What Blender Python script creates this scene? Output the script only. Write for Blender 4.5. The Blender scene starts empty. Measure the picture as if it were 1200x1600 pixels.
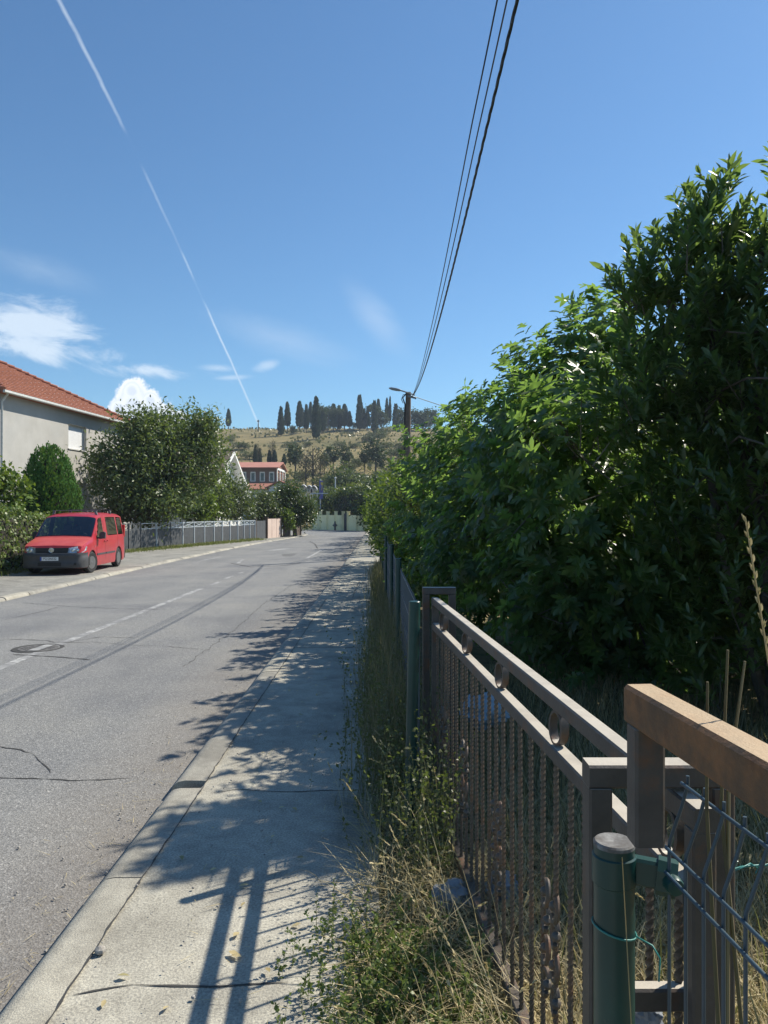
import bpy, math, random
import numpy as np
from mathutils import Vector, Matrix, noise

random.seed(7)
RNG = np.random.default_rng(11)
scene = bpy.context.scene
COL = scene.collection
EYE = 1.70                      # camera height above the right pavement
R = math.radians


def at(u, v, d):
    """A point measured on the 1200x1600 photograph at d metres ahead."""
    return Vector(((u - 600) / 1200 * d, d, EYE - (v - 800) / 1200 * d))


# ------------------------------------------------------------------ materials
def new_mat(name):
    m = bpy.data.materials.new(name)
    m.use_nodes = True
    nt = m.node_tree
    nt.nodes.clear()
    out = nt.nodes.new('ShaderNodeOutputMaterial')
    return m, nt, out


def node(nt, t, **kw):
    n = nt.nodes.new(t)
    for k, v in kw.items():
        if k in n.inputs:
            n.inputs[k].default_value = v
        else:
            setattr(n, k, v)
    return n


def ramp(nt, fac, stops, interp='LINEAR'):
    r = nt.nodes.new('ShaderNodeValToRGB')
    r.color_ramp.interpolation = interp
    els = r.color_ramp.elements
    while len(els) > 1:
        els.remove(els[-1])
    els[0].position, els[0].color = stops[0][0], (*stops[0][1], 1)
    for p, c in stops[1:]:
        e = els.new(p)
        e.color = (*c, 1)
    nt.links.new(fac, r.inputs[0])
    return r.outputs[0]


def noise_fac(nt, scale, detail=6, rough=0.6, vec=None, dist=0.0):
    n = node(nt, 'ShaderNodeTexNoise', Scale=scale, Detail=detail, Roughness=rough, Distortion=dist)
    if vec is None:
        tc = nt.nodes.new('ShaderNodeTexCoord')
        vec = tc.outputs['Object']
    nt.links.new(vec, n.inputs['Vector'])
    return n.outputs['Fac']


def mixc(nt, fac, a, b, mode='MIX'):
    m = nt.nodes.new('ShaderNodeMix')
    m.data_type = 'RGBA'
    m.blend_type = mode
    for sock, val in ((m.inputs[0], fac), (m.inputs[6], a), (m.inputs[7], b)):
        if hasattr(val, 'is_linked') or hasattr(val, 'links'):
            nt.links.new(val, sock)
        elif isinstance(val, (int, float)):
            sock.default_value = val
        else:
            sock.default_value = (*val, 1)
    return m.outputs[2]


def math_n(nt, op, a, b=None, c=None, clamp=False):
    m = nt.nodes.new('ShaderNodeMath')
    m.operation = op
    m.use_clamp = clamp
    for i, val in enumerate((a, b, c)):
        if val is None:
            continue
        if isinstance(val, (int, float)):
            m.inputs[i].default_value = val
        else:
            nt.links.new(val, m.inputs[i])
    return m.outputs[0]


def surf(name, stops, scale=4.0, rough=0.8, metallic=0.0, bump=0.0, bump_scale=None, detail=6, spec=0.4, coat=0.0,
         second=None):
    """Principled surface whose colour follows one noise; second = (scale, colour, low, high) lays stains over it."""
    m, nt, out = new_mat(name)
    b = node(nt, 'ShaderNodeBsdfPrincipled', Roughness=rough, Metallic=metallic)
    b.inputs['Specular IOR Level'].default_value = spec
    b.inputs['Coat Weight'].default_value = coat
    tc = nt.nodes.new('ShaderNodeTexCoord')
    f = noise_fac(nt, scale, detail, 0.65, tc.outputs['Object'])
    c = ramp(nt, f, stops)
    if second:
        f2 = noise_fac(nt, second[0], 5, 0.6, tc.outputs['Object'], 0.3)
        mr = node(nt, 'ShaderNodeMapRange')
        mr.inputs['From Min'].default_value = second[2]
        mr.inputs['From Max'].default_value = second[3]
        nt.links.new(f2, mr.inputs['Value'])
        c = mixc(nt, mr.outputs[0], c, second[1])
    nt.links.new(c, b.inputs['Base Color'])
    if bump:
        bn = node(nt, 'ShaderNodeBump', Strength=bump, Distance=0.02)
        nt.links.new(noise_fac(nt, bump_scale or scale * 6, 4, 0.7, tc.outputs['Object']), bn.inputs['Height'])
        nt.links.new(bn.outputs[0], b.inputs['Normal'])
    nt.links.new(b.outputs[0], out.inputs[0])
    return m


def leafm(name, cols, trans=(0.25, 0.35, 0.03), tfac=0.35, rough=0.45, spec=0.4):
    m, nt, out = new_mat(name)
    g = nt.nodes.new('ShaderNodeNewGeometry')
    n = len(cols)
    c = ramp(nt, g.outputs['Random Per Island'], [(i / max(1, n - 1), k) for i, k in enumerate(cols)])
    b = node(nt, 'ShaderNodeBsdfPrincipled', Roughness=rough)
    b.inputs['Specular IOR Level'].default_value = spec
    nt.links.new(c, b.inputs['Base Color'])
    t = nt.nodes.new('ShaderNodeBsdfTranslucent')
    nt.links.new(mixc(nt, 0.6, c, trans), t.inputs['Color'])
    mx = nt.nodes.new('ShaderNodeMixShader')
    mx.inputs[0].default_value = tfac
    nt.links.new(b.outputs[0], mx.inputs[1])
    nt.links.new(t.outputs[0], mx.inputs[2])
    nt.links.new(mx.outputs[0], out.inputs[0])
    return m


def plain(name, c, rough=0.6, metallic=0.0, spec=0.5, coat=0.0, var=0.15):
    lo = tuple(x * (1 - var) for x in c)
    hi = tuple(min(1, x * (1 + var)) for x in c)
    return surf(name, [(0.3, lo), (0.7, hi)], 9.0, rough, metallic, spec=spec, coat=coat)


# ------------------------------------------------------------------ object helpers
def tag(o, label=None, cat=None, group=None, kind=None):
    if label:
        o['label'] = label
    if cat:
        o['category'] = cat
    if group:
        o['group'] = group
    if kind:
        o['kind'] = kind
    return o


def thing(name, label, cat, loc=(0, 0, 0), group=None):
    o = bpy.data.objects.new(name, None)
    o.empty_display_size = 0.1
    COL.objects.link(o)
    o.location = loc
    return tag(o, label, cat, group)


def link_mesh(name, me, parent=None):
    o = bpy.data.objects.new(name, me)
    COL.objects.link(o)
    if parent is not None:
        o.parent = parent
        if parent.type == 'EMPTY':
            o.matrix_parent_inverse = Matrix.Translation(-Vector(parent.location))
    return o


def dup(root, loc=None, rotz=None, scale=None, label=None):
    def cp(o, par):
        c = o.copy()
        COL.objects.link(c)
        c.parent = par
        for ch in o.children:
            cp(ch, c)
        return c
    c = cp(root, None)
    if loc is not None:
        c.location = loc
    if rotz is not None:
        c.rotation_euler = (0, 0, rotz)
    if scale is not None:
        c.scale = scale
    if label:
        c['label'] = label
    return c


class MB:
    def __init__(s):
        s.v, s.f, s.m = [], [], []

    def add(s, vs, fs, mi=0):
        o = len(s.v)
        s.v += [tuple(p) for p in vs]
        s.f += [tuple(i + o for i in f) for f in fs]
        s.m += [mi] * len(fs)
        return s

    def box(s, x0, x1, y0, y1, z0, z1, mi=0, bev=0.0):
        if bev <= 0:
            vs = [(x, y, z) for z in (z0, z1) for y in (y0, y1) for x in (x0, x1)]
            return s.add(vs, [(0, 2, 3, 1), (4, 5, 7, 6), (0, 1, 5, 4), (2, 6, 7, 3), (0, 4, 6, 2), (1, 3, 7, 5)], mi)
        c = Vector(((x0 + x1) / 2, (y0 + y1) / 2, (z0 + z1) / 2))
        return s.bar((c.x, c.y, z0), (c.x, c.y, z1), x1 - x0, y1 - y0, mi, bev, up=(0, 1, 0))

    def bar(s, p0, p1, w, h, mi=0, bev=0.0, up=(0, 0, 1)):
        """Rectangular bar from p0 to p1: w across, h along 'up'."""
        p0, p1 = Vector(p0), Vector(p1)
        d = (p1 - p0).normalized()
        up = Vector(up)
        x = d.cross(up)
        if x.length < 1e-6:
            x = d.cross(Vector((1, 0, 0)))
        x.normalize()
        y = x.cross(d).normalized()
        b = min(bev, w * 0.3, h * 0.3)
        if b > 0:
            prof = [(-w / 2 + b, -h / 2), (w / 2 - b, -h / 2), (w / 2, -h / 2 + b), (w / 2, h / 2 - b), (w / 2 - b, h / 2),
                    (-w / 2 + b, h / 2), (-w / 2, h / 2 - b), (-w / 2, -h / 2 + b)]
        else:
            prof = [(-w / 2, -h / 2), (w / 2, -h / 2), (w / 2, h / 2), (-w / 2, h / 2)]
        n = len(prof)
        vs = [p0 + x * a + y * c for a, c in prof] + [p1 + x * a + y * c for a, c in prof]
        fs = [(i, i + n, (i + 1) % n + n, (i + 1) % n) for i in range(n)]
        fs += [tuple(range(n)), tuple(reversed(range(n, 2 * n)))]
        return s.add(vs, fs, mi)

    def tube(s, pts, rad, n=8, mi=0, caps=True):
        pts = [Vector(p) for p in pts]
        k = len(pts)
        rs = rad if isinstance(rad, (list, tuple)) else [rad] * k
        vs = []
        prev = None
        for i, p in enumerate(pts):
            d = (pts[min(i + 1, k - 1)] - pts[max(i - 1, 0)])
            d = d.normalized() if d.length > 1e-9 else Vector((0, 0, 1))
            if prev is None:
                x = d.cross(Vector((0.31, 0.17, 0.93)))
                if x.length < 1e-3:
                    x = d.cross(Vector((1, 0, 0)))
            else:
                x = prev - d * prev.dot(d)
            x.normalize()
            prev = x
            y = d.cross(x)
            for j in range(n):
                a = 2 * math.pi * j / n
                vs.append(p + (x * math.cos(a) + y * math.sin(a)) * rs[i])
        fs = []
        for i in range(k - 1):
            for j in range(n):
                fs.append((i * n + j, i * n + (j + 1) % n, (i + 1) * n + (j + 1) % n, (i + 1) * n + j))
        if caps:
            fs += [tuple(reversed(range(n))), tuple(range((k - 1) * n, k * n))]
        return s.add(vs, fs, mi)

    def lathe(s, c, prof, n=20, axis='z', mi=0):
        """prof: (radius, height) along the axis from the point c."""
        c = Vector(c)
        vs = []
        for r, h in prof:
            for j in range(n):
                a = 2 * math.pi * j / n
                p = {'z': (r * math.cos(a), r * math.sin(a), h), 'x': (h, r * math.cos(a), r * math.sin(a)),
                     'y': (r * math.sin(a), h, r * math.cos(a))}[axis]
                vs.append(c + Vector(p))
        fs = []
        for i in range(len(prof) - 1):
            for j in range(n):
                fs.append((i * n + j, i * n + (j + 1) % n, (i + 1) * n + (j + 1) % n, (i + 1) * n + j))
        fs += [tuple(reversed(range(n))), tuple(range((len(prof) - 1) * n, len(prof) * n))]
        return s.add(vs, fs, mi)

    def prism(s, poly, vec, mi=0):
        """poly: 3-D outline, pushed along vec."""
        n = len(poly)
        vec = Vector(vec)
        a = [Vector(p) for p in poly]
        vs = a + [p + vec for p in a]
        fs = [(i, (i + 1) % n, (i + 1) % n + n, i + n) for i in range(n)]
        fs += [tuple(reversed(range(n))), tuple(range(n, 2 * n))]
        return s.add(vs, fs, mi)

    def build(s, name, mats, parent=None, smooth=None, fix=True):
        me = bpy.data.meshes.new(name)
        me.from_pydata(s.v, [], s.f)
        for m in (mats if isinstance(mats, (list, tuple)) else [mats]):
            me.materials.append(m)
        me.polygons.foreach_set('material_index', s.m)
        if fix:
            import bmesh
            bm = bmesh.new()
            bm.from_mesh(me)
            bmesh.ops.recalc_face_normals(bm, faces=bm.faces)
            bm.to_mesh(me)
            bm.free()
        if smooth:
            me.polygons.foreach_set('use_smooth', [True] * len(me.polygons))
            me.set_sharp_from_angle(angle=R(smooth))
        me.update()
        return link_mesh(name, me, parent)


def np_mesh(name, V, F, mat, parent=None, mats=None, mi=None, smooth=False):
    """V (n,3) and F (m,3) triangles."""
    me = bpy.data.meshes.new(name)
    V = np.ascontiguousarray(V, dtype=np.float32)
    F = np.ascontiguousarray(F, dtype=np.int32)
    me.vertices.add(len(V))
    me.vertices.foreach_set('co', V.ravel())
    me.loops.add(F.size)
    me.loops.foreach_set('vertex_index', F.ravel())
    me.polygons.add(len(F))
    me.polygons.foreach_set('loop_start', np.arange(0, F.size, 3, dtype=np.int32))
    for m in (mats or [mat]):
        me.materials.append(m)
    if mi is not None:
        me.polygons.foreach_set('material_index', np.ascontiguousarray(mi, dtype=np.int32))
    if smooth:
        me.polygons.foreach_set('use_smooth', np.ones(len(F), dtype=bool))
    me.update(calc_edges=True)
    me.validate()
    return link_mesh(name, me, parent)


def nrm(a):
    return a / np.maximum(np.linalg.norm(a, axis=-1, keepdims=True), 1e-9)


def inst(tv, tf, pos, ydir, zdir, size):
    """Copies of one leaf template (length along y, face along z)."""
    y = nrm(ydir)
    z = nrm(zdir - y * np.sum(zdir * y, axis=1, keepdims=True))
    x = np.cross(y, z)
    Rm = np.stack([x, y, z], axis=2)
    V = np.einsum('nij,kj->nki', Rm, tv) * size[:, None, None] + pos[:, None, :]
    n, k = len(pos), len(tv)
    F = tf[None, :, :] + (np.arange(n) * k)[:, None, None]
    return V.reshape(-1, 3), F.reshape(-1, 3)


def cat_geo(parts):
    Vs, Fs, o = [], [], 0
    for V, F in parts:
        Vs.append(V)
        Fs.append(F + o)
        o += len(V)
    return np.concatenate(Vs), np.concatenate(Fs)


def ran(n):
    return nrm(RNG.normal(size=(n, 3)))


# leaf templates ------------------------------------------------------------
def t_lance(w=0.16, fold=0.05, bend=0.08):
    v = np.array([(0, 0, 0), (-w, .38, fold), (0, .4, 0), (w, .38, fold), (-w * .75, .7, fold - bend * .4), (0, .72, -bend * .5),
                  (w * .75, .7, fold - bend * .4), (0, 1, -bend)], float)
    f = np.array([(0, 2, 1), (0, 3, 2), (1, 2, 5), (1, 5, 4), (2, 3, 6), (2, 6, 5), (4, 5, 7), (5, 6, 7)])
    return v, f


def t_fig():
    out = [(0, .02), (-.12, .0), (-.3, .08), (-.46, .22), (-.30, .31), (-.14, .34), (-.36, .62), (-.37, .76), (-.22, .68), (-.085, .52),
           (-.12, .82), (0, 1.05), (.12, .82), (.085, .52), (.22, .68), (.37, .76), (.36, .62), (.14, .34), (.30, .31), (.46, .22), (.3, .08), (.12, 0)]
    v = [(0, .4, 0.0)] + [(x, y, -0.35 * x * x + 0.05 * math.sin(9 * x) - 0.22 * max(0, y - .45) ** 2 * 2) for x, y in out]
    n = len(out)
    f = [(0, 1 + (i + 1) % n, 1 + i) for i in range(n)]
    return np.array(v, float), np.array(f)


def t_diamond(w=0.3):
    v = np.array([(0, 0, 0), (-w, .5, .08), (0, 1, -.05), (w, .5, .08)], float)
    return v, np.array([(0, 3, 1), (1, 3, 2)])


def t_ivy():
    v = np.array([(0, .3, 0), (0, 0, 0), (-.4, .1, -.06), (-.42, .5, -.08), (-.2, .6, 0), (0, 1, -.1), (.2, .6, 0), (.42, .5, -.08), (.4, .1, -.06)], float)
    return v, np.array([(0, i + 1 if i < 8 else 1, i) for i in range(1, 9)])


LANCE, LANCE_W, FIG, DIA, IVY = t_lance(), t_lance(0.25), t_fig(), t_diamond(), t_ivy()


def blob_points(blobs, n, shell=0.55, jit=0.10):
    """Random points in a union of ellipsoids (x,y,z,rx,ry,rz), crowded towards the surface; returns points and outward directions."""
    b = np.array(blobs, float)
    w = b[:, 3] * b[:, 4] * b[:, 5]
    w = w ** 0.66
    idx = RNG.choice(len(b), n, p=w / w.sum())
    d = ran(n)
    r = shell + (1 - shell) * RNG.random(n) ** 0.6
    r *= 1 + jit * RNG.normal(size=n)
    P = b[idx, :3] + d * b[idx, 3:] * r[:, None]
    O = nrm(d / b[idx, 3:])
    return P, O


def clump_leaves(blobs, n_clumps, per, sigma, size, tpl, up=0.5, shell=0.5, zmin=None):
    C, O = blob_points(blobs, n_clumps, shell)
    if zmin is not None:
        k = C[:, 2] > zmin
        C, O = C[k], O[k]
    n = len(C) * per
    sg = sigma * (0.6 + 0.8 * RNG.random(len(C)))
    P = np.repeat(C, per, 0) + RNG.normal(size=(n, 3)) * np.repeat(sg, per)[:, None]
    Od = np.repeat(O, per, 0)
    yd = ran(n) + 0.6 * Od
    zd = ran(n) * 0.8 + np.array([0, 0, up]) + 0.5 * Od
    s = size * (0.7 + 0.6 * RNG.random(n))
    V, F = inst(tpl[0], tpl[1], P, yd, zd, s)
    return V, F, C


def shoot_leaves(P, D, length, per, size, tpl, spread=0.9, droop=0.0, tip=0.3, jit=0.25):
    """Leafy shoots: P bases, D directions; per leaves in a spiral round each."""
    n = len(P)
    D = nrm(D)
    a = nrm(np.cross(D, ran(n)))
    b = np.cross(D, a)
    k = np.arange(per)
    t = (0.15 + 0.85 * (k / max(1, per - 1)))[None, :]
    ang = (k * 2.399)[None, :] + RNG.random((n, 1)) * 6.28
    rad = a[:, None, :] * np.cos(ang)[..., None] + b[:, None, :] * np.sin(ang)[..., None]
    L = length * (0.7 + 0.6 * RNG.random(n))
    pos = P[:, None, :] + D[:, None, :] * (t * L[:, None])[..., None]
    sp = spread * (1 - tip * t)[..., None]
    yd = D[:, None, :] * np.cos(sp) + rad * np.sin(sp) + RNG.normal(size=(n, per, 3)) * jit
    yd[..., 2] -= droop
    zd = D[:, None, :] * np.sin(sp) - rad * np.cos(sp) * 0.6 + RNG.normal(size=(n, per, 3)) * jit + np.array([0, 0, 0.35])
    s = size * (0.65 + 0.6 * RNG.random((n, per)))
    return inst(tpl[0], tpl[1], pos.reshape(-1, 3), yd.reshape(-1, 3), zd.reshape(-1, 3), s.ravel())


def blades(base, h, w, lean, segs=4, yaw=None, curl=1.0, droop=0.0, low=0.25):
    """Grass blades: base (n,3), height h, half width w, lean (radians) growing to the tip."""
    n = len(base)
    w = np.broadcast_to(np.asarray(w, float), (n,))
    yaw = RNG.random(n) * 6.283 if yaw is None else yaw
    dirx = np.stack([np.cos(yaw), np.sin(yaw), np.zeros(n)], 1)
    side = np.stack([-np.sin(yaw), np.cos(yaw), np.zeros(n)], 1)
    pts = []
    p = base.copy()
    for k in range(segs + 1):
        pts.append(p.copy())
        th = lean * (low + curl * (k / segs) ** 1.3) + droop * (k / segs) ** 2
        step = (h / segs)[:, None]
        p = p + step * (dirx * np.sin(th)[:, None] + np.array([0, 0, 1.0]) * np.cos(th)[:, None])
    V = []
    for k in range(segs):
        ww = (w * (1 - (k / segs) ** 1.6))[:, None]
        V += [pts[k] - side * ww, pts[k] + side * ww]
    V.append(pts[segs])
    V = np.stack(V, 1)
    m = 2 * segs + 1
    f = []
    for k in range(segs - 1):
        f += [(2 * k, 2 * k + 1, 2 * k + 3), (2 * k, 2 * k + 3, 2 * k + 2)]
    f.append((2 * segs - 2, 2 * segs - 1, 2 * segs))
    F = np.array(f)[None] + (np.arange(n) * m)[:, None, None]
    return V.reshape(-1, 3), F.reshape(-1, 3), pts


def limb(mb, p0, p1, r0, r1, bend=0.15, n=6, seg=5):
    p0, p1 = Vector(p0), Vector(p1)
    L = (p1 - p0).length
    off = Vector(RNG.normal(size=3)) * L * bend
    pts, rs = [], []
    for i in range(seg + 1):
        t = i / seg
        pts.append(p0.lerp(p1, t) + off * math.sin(t * math.pi) * 0.5 + Vector((0, 0, L * 0.08 * math.sin(t * math.pi))))
        rs.append(r0 + (r1 - r0) * t)
    mb.tube(pts, rs, n)

# ================================================================== SKY AND LIGHT
SUN_AZ, SUN_EL = R(58), R(45.5)          # azimuth to the right of straight ahead
world = bpy.data.worlds.new("World")
scene.world = world
world.use_nodes = True
nt = world.node_tree
nt.nodes.clear()
wout = nt.nodes.new('ShaderNodeOutputWorld')
bg = nt.nodes.new('ShaderNodeBackground')
sky = nt.nodes.new('ShaderNodeTexSky')
sky.sky_type = 'NISHITA'
sky.sun_disc = False
sky.sun_elevation = SUN_EL
sky.sun_rotation = SUN_AZ
sky.altitude = 0
sky.air_density = 1.0
sky.dust_density = 0.25
sky.ozone_density = 3.0
SKY_S = 0.105
tc = nt.nodes.new('ShaderNodeTexCoord')
sep = nt.nodes.new('ShaderNodeSeparateXYZ')
nt.links.new(tc.outputs['Generated'], sep.inputs[0])
dx, dy, dz = sep.outputs
yc = math_n(nt, 'MAXIMUM', dy, 0.02)
gx = math_n(nt, 'DIVIDE', dx, yc)         # tangents of the view direction: clouds lie at infinity
gz = math_n(nt, 'DIVIDE', dz, yc)
front = math_n(nt, 'GREATER_THAN', dy, 0.05)


def gvec(sx, sz, rot=0.0):
    c = nt.nodes.new('ShaderNodeCombineXYZ')
    if rot:
        ca, sa = math.cos(rot), math.sin(rot)
        x = math_n(nt, 'ADD', math_n(nt, 'MULTIPLY', gx, ca * sx), math_n(nt, 'MULTIPLY', gz, sa * sx))
        z = math_n(nt, 'ADD', math_n(nt, 'MULTIPLY', gx, -sa * sz), math_n(nt, 'MULTIPLY', gz, ca * sz))
    else:
        x, z = math_n(nt, 'MULTIPLY', gx, sx), math_n(nt, 'MULTIPLY', gz, sz)
    nt.links.new(x, c.inputs[0])
    nt.links.new(z, c.inputs[1])
    return c.outputs[0]


def ell(u, v, ru, rv, rot=0.0):
    """1 at the centre of an ellipse in the sky, falling to 0 at its rim."""
    cx, cz = (u - 600) / 1200, (800 - v) / 1200
    X = math_n(nt, 'SUBTRACT', gx, cx)
    Z = math_n(nt, 'SUBTRACT', gz, cz)
    ca, sa = math.cos(rot), math.sin(rot)
    a = math_n(nt, 'ADD', math_n(nt, 'MULTIPLY', X, ca), math_n(nt, 'MULTIPLY', Z, sa))
    b = math_n(nt, 'ADD', math_n(nt, 'MULTIPLY', X, -sa), math_n(nt, 'MULTIPLY', Z, ca))
    a = math_n(nt, 'POWER', math_n(nt, 'ABSOLUTE', math_n(nt, 'DIVIDE', a, ru / 1200)), 2)
    b = math_n(nt, 'POWER', math_n(nt, 'ABSOLUTE', math_n(nt, 'DIVIDE', b, rv / 1200)), 2)
    return math_n(nt, 'SUBTRACT', 1.0, math_n(nt, 'SQRT', math_n(nt, 'ADD', a, b)), clamp=True)


def smooth(x, lo, hi):
    mr = nt.nodes.new('ShaderNodeMapRange')
    mr.interpolation_type = 'SMOOTHSTEP'
    mr.inputs['From Min'].default_value = lo
    mr.inputs['From Max'].default_value = hi
    nt.links.new(x, mr.inputs['Value'])
    return mr.outputs[0]


def fmax(*a):
    r = a[0]
    for k in a[1:]:
        r = math_n(nt, 'MAXIMUM', r, k)
    return r


def add(a, b, k=1.0):
    return math_n(nt, 'ADD', a, math_n(nt, 'MULTIPLY', b, k))


fine = math_n(nt, 'SUBTRACT', noise_fac(nt, 26, 8, 0.62, gvec(1, 1)), 0.5)
wisp = math_n(nt, 'SUBTRACT', noise_fac(nt, 1.0, 9, 0.66, gvec(9, 26, R(-13)), 0.5), 0.5)
# cirrus streaks at the left, low over the roof
ci = fmax(ell(40, 500, 170, 55, R(-8)), ell(60, 545, 230, 30, R(-9)), math_n(nt, 'MULTIPLY', ell(230, 580, 170, 20, R(-5)), 0.75))
ci = math_n(nt, 'MULTIPLY', smooth(add(ci, wisp, 2.6), 0.18, 0.95), smooth(ci, 0.0, 0.25))
ci2 = fmax(ell(420, 570, 45, 16, R(15)), ell(340, 575, 60, 12, R(-3)), ell(360, 590, 60, 9, R(3)))
ci2 = math_n(nt, 'MULTIPLY', math_n(nt, 'MULTIPLY', smooth(add(ci2, wisp, 1.2), 0.35, 1.0), smooth(ci2, 0, .3)), 0.4)
veil = fmax(ell(590, 500, 120, 40, R(-50)), math_n(nt, 'MULTIPLY', ell(440, 530, 180, 45, R(-18)), 0.9), math_n(nt, 'MULTIPLY', ell(60, 420, 190, 40, R(-15)), 0.7))
veil = math_n(nt, 'MULTIPLY', math_n(nt, 'MULTIPLY', smooth(add(veil, wisp, 0.7), 0.1, 1.1), smooth(veil, 0.0, 0.4)), 0.22)
# cumulus heads
cu = fmax(ell(208, 634, 38, 50), ell(232, 642, 44, 40), ell(254, 662, 50, 34), ell(290, 690, 66, 38), ell(318, 684, 40, 24), ell(120, 642, 40, 24, R(-25)),
          ell(150, 662, 54, 28, R(-20)), ell(75, 612, 34, 18, R(-25)), ell(206, 612, 24, 24), ell(234, 626, 22, 22), ell(186, 640, 24, 26), ell(268, 650, 16, 14))
fine2 = math_n(nt, 'SUBTRACT', noise_fac(nt, 75, 7, 0.66, gvec(1, 1)), 0.5)
cum = math_n(nt, 'MULTIPLY', smooth(add(add(cu, fine, 0.8), fine2, .75), 0.10, 0.34), smooth(cu, 0.0, 0.06))
# contrail: one long curve, broken where the air was dry
pv = np.array([0, 60, 140, 200, 285, 350, 400, 440, 490, 570, 610, 665])
pu = np.array([95, 119, 160, 195, 238, 267, 287, 300, 322, 366, 384, 404])
cf = np.polyfit((800 - pv) / 1200, (pu - 600) / 1200, 3)
poly = None
for c_ in cf:
    poly = float(c_) if poly is None else math_n(nt, 'ADD', math_n(nt, 'MULTIPLY', poly, gz), float(c_))
wob = math_n(nt, 'MULTIPLY', fine, 0.004)
dist = math_n(nt, 'ABSOLUTE', math_n(nt, 'ADD', math_n(nt, 'SUBTRACT', gx, poly), wob))
wid = math_n(nt, 'MAXIMUM', math_n(nt, 'MULTIPLY', gz, 0.0062), 0.0020)
line = math_n(nt, 'SUBTRACT', 1.0, math_n(nt, 'DIVIDE', dist, wid), clamp=True)


def gstop(v):
    return min(1, max(0, (800 - v) / 1200 / 0.8))


cr = ramp(nt, math_n(nt, 'DIVIDE', gz, 0.8), [(gstop(v), (k, k, k)) for v, k in
          ((672, 0), (662, .55), (560, .8), (490, .7), (468, .05), (440, .1), (425, .45), (402, .5), (390, .12), (300, .3), (275, .25), (255, 0), (210, 0.02), (190, .35), (120, .6), (0, .62))])
line = math_n(nt, 'MULTIPLY', math_n(nt, 'MULTIPLY', math_n(nt, 'POWER', line, 0.8), cr), math_n(nt, 'ADD', 0.85, fine, clamp=False))
line = math_n(nt, 'MULTIPLY', math_n(nt, 'MAXIMUM', line, 0.0), smooth(gz, 0.10, 0.115))
soft = fmax(math_n(nt, 'MULTIPLY', ci, 0.74), ci2, veil, math_n(nt, 'MULTIPLY', line, 0.8))
skyc = mixc(nt, 1.0, sky.outputs[0], (SKY_S, SKY_S, SKY_S), 'MULTIPLY')
skyc = mixc(nt, 1.0, skyc, (0.60, 0.82, 0.93), 'MULTIPLY')
skyc = mixc(nt, math_n(nt, 'MULTIPLY', soft, front), skyc, (0.62, 0.70, 0.78))
shade = noise_fac(nt, 30, 5, 0.6, gvec(1, 1))
cumc = ramp(nt, math_n(nt, 'ADD', math_n(nt, 'MULTIPLY', cu, 0.9), math_n(nt, 'MULTIPLY', shade, 0.5)), [(0.2, (0.80, 0.83, 0.87)), (0.5, (0.78, 0.81, 0.86)), (0.62, (0.66, 0.71, 0.78)), (0.75, (0.76, 0.80, 0.85)), (0.95, (0.60, 0.66, 0.75))])
skyc = mixc(nt, math_n(nt, 'MULTIPLY', math_n(nt, 'MULTIPLY', cum, front), 0.95), skyc, cumc)
nt.links.new(skyc, bg.inputs['Color'])
bg.inputs['Strength'].default_value = 1.0
nt.links.new(bg.outputs[0], wout.inputs[0])

sun = bpy.data.lights.new("sun", 'SUN')
sun.energy = 4.9
sun.angle = R(0.55)
sun.color = (1.0, 0.93, 0.80)
so = bpy.data.objects.new("sun", sun)
COL.objects.link(so)
sdir = Vector((math.cos(SUN_EL) * math.sin(SUN_AZ), math.cos(SUN_EL) * math.cos(SUN_AZ), math.sin(SUN_EL)))
so.rotation_euler = sdir.to_track_quat('Z', 'Y').to_euler()
so.location = (30, 20, 40)

cam = bpy.data.cameras.new("camera")
cam.sensor_fit = 'VERTICAL'
cam.sensor_height = 24
cam.lens = 18
cam.clip_start = 0.05
cam.clip_end = 5000
co = bpy.data.objects.new("camera", cam)
COL.objects.link(co)
co.location = (0, 0, EYE)
co.rotation_euler = (R(90), R(-0.0), 0)
scene.camera = co
scene.view_settings.view_transform = 'Standard'
scene.view_settings.look = 'None'
scene.view_settings.exposure = 0.5
scene.view_settings.gamma = 1
scene.render.engine = 'CYCLES'
scene.cycles.max_bounces = 6
scene.cycles.transparent_max_bounces = 8

# ================================================================== GROUND, ROAD, PAVEMENTS
ROAD_Z = -0.10


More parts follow.
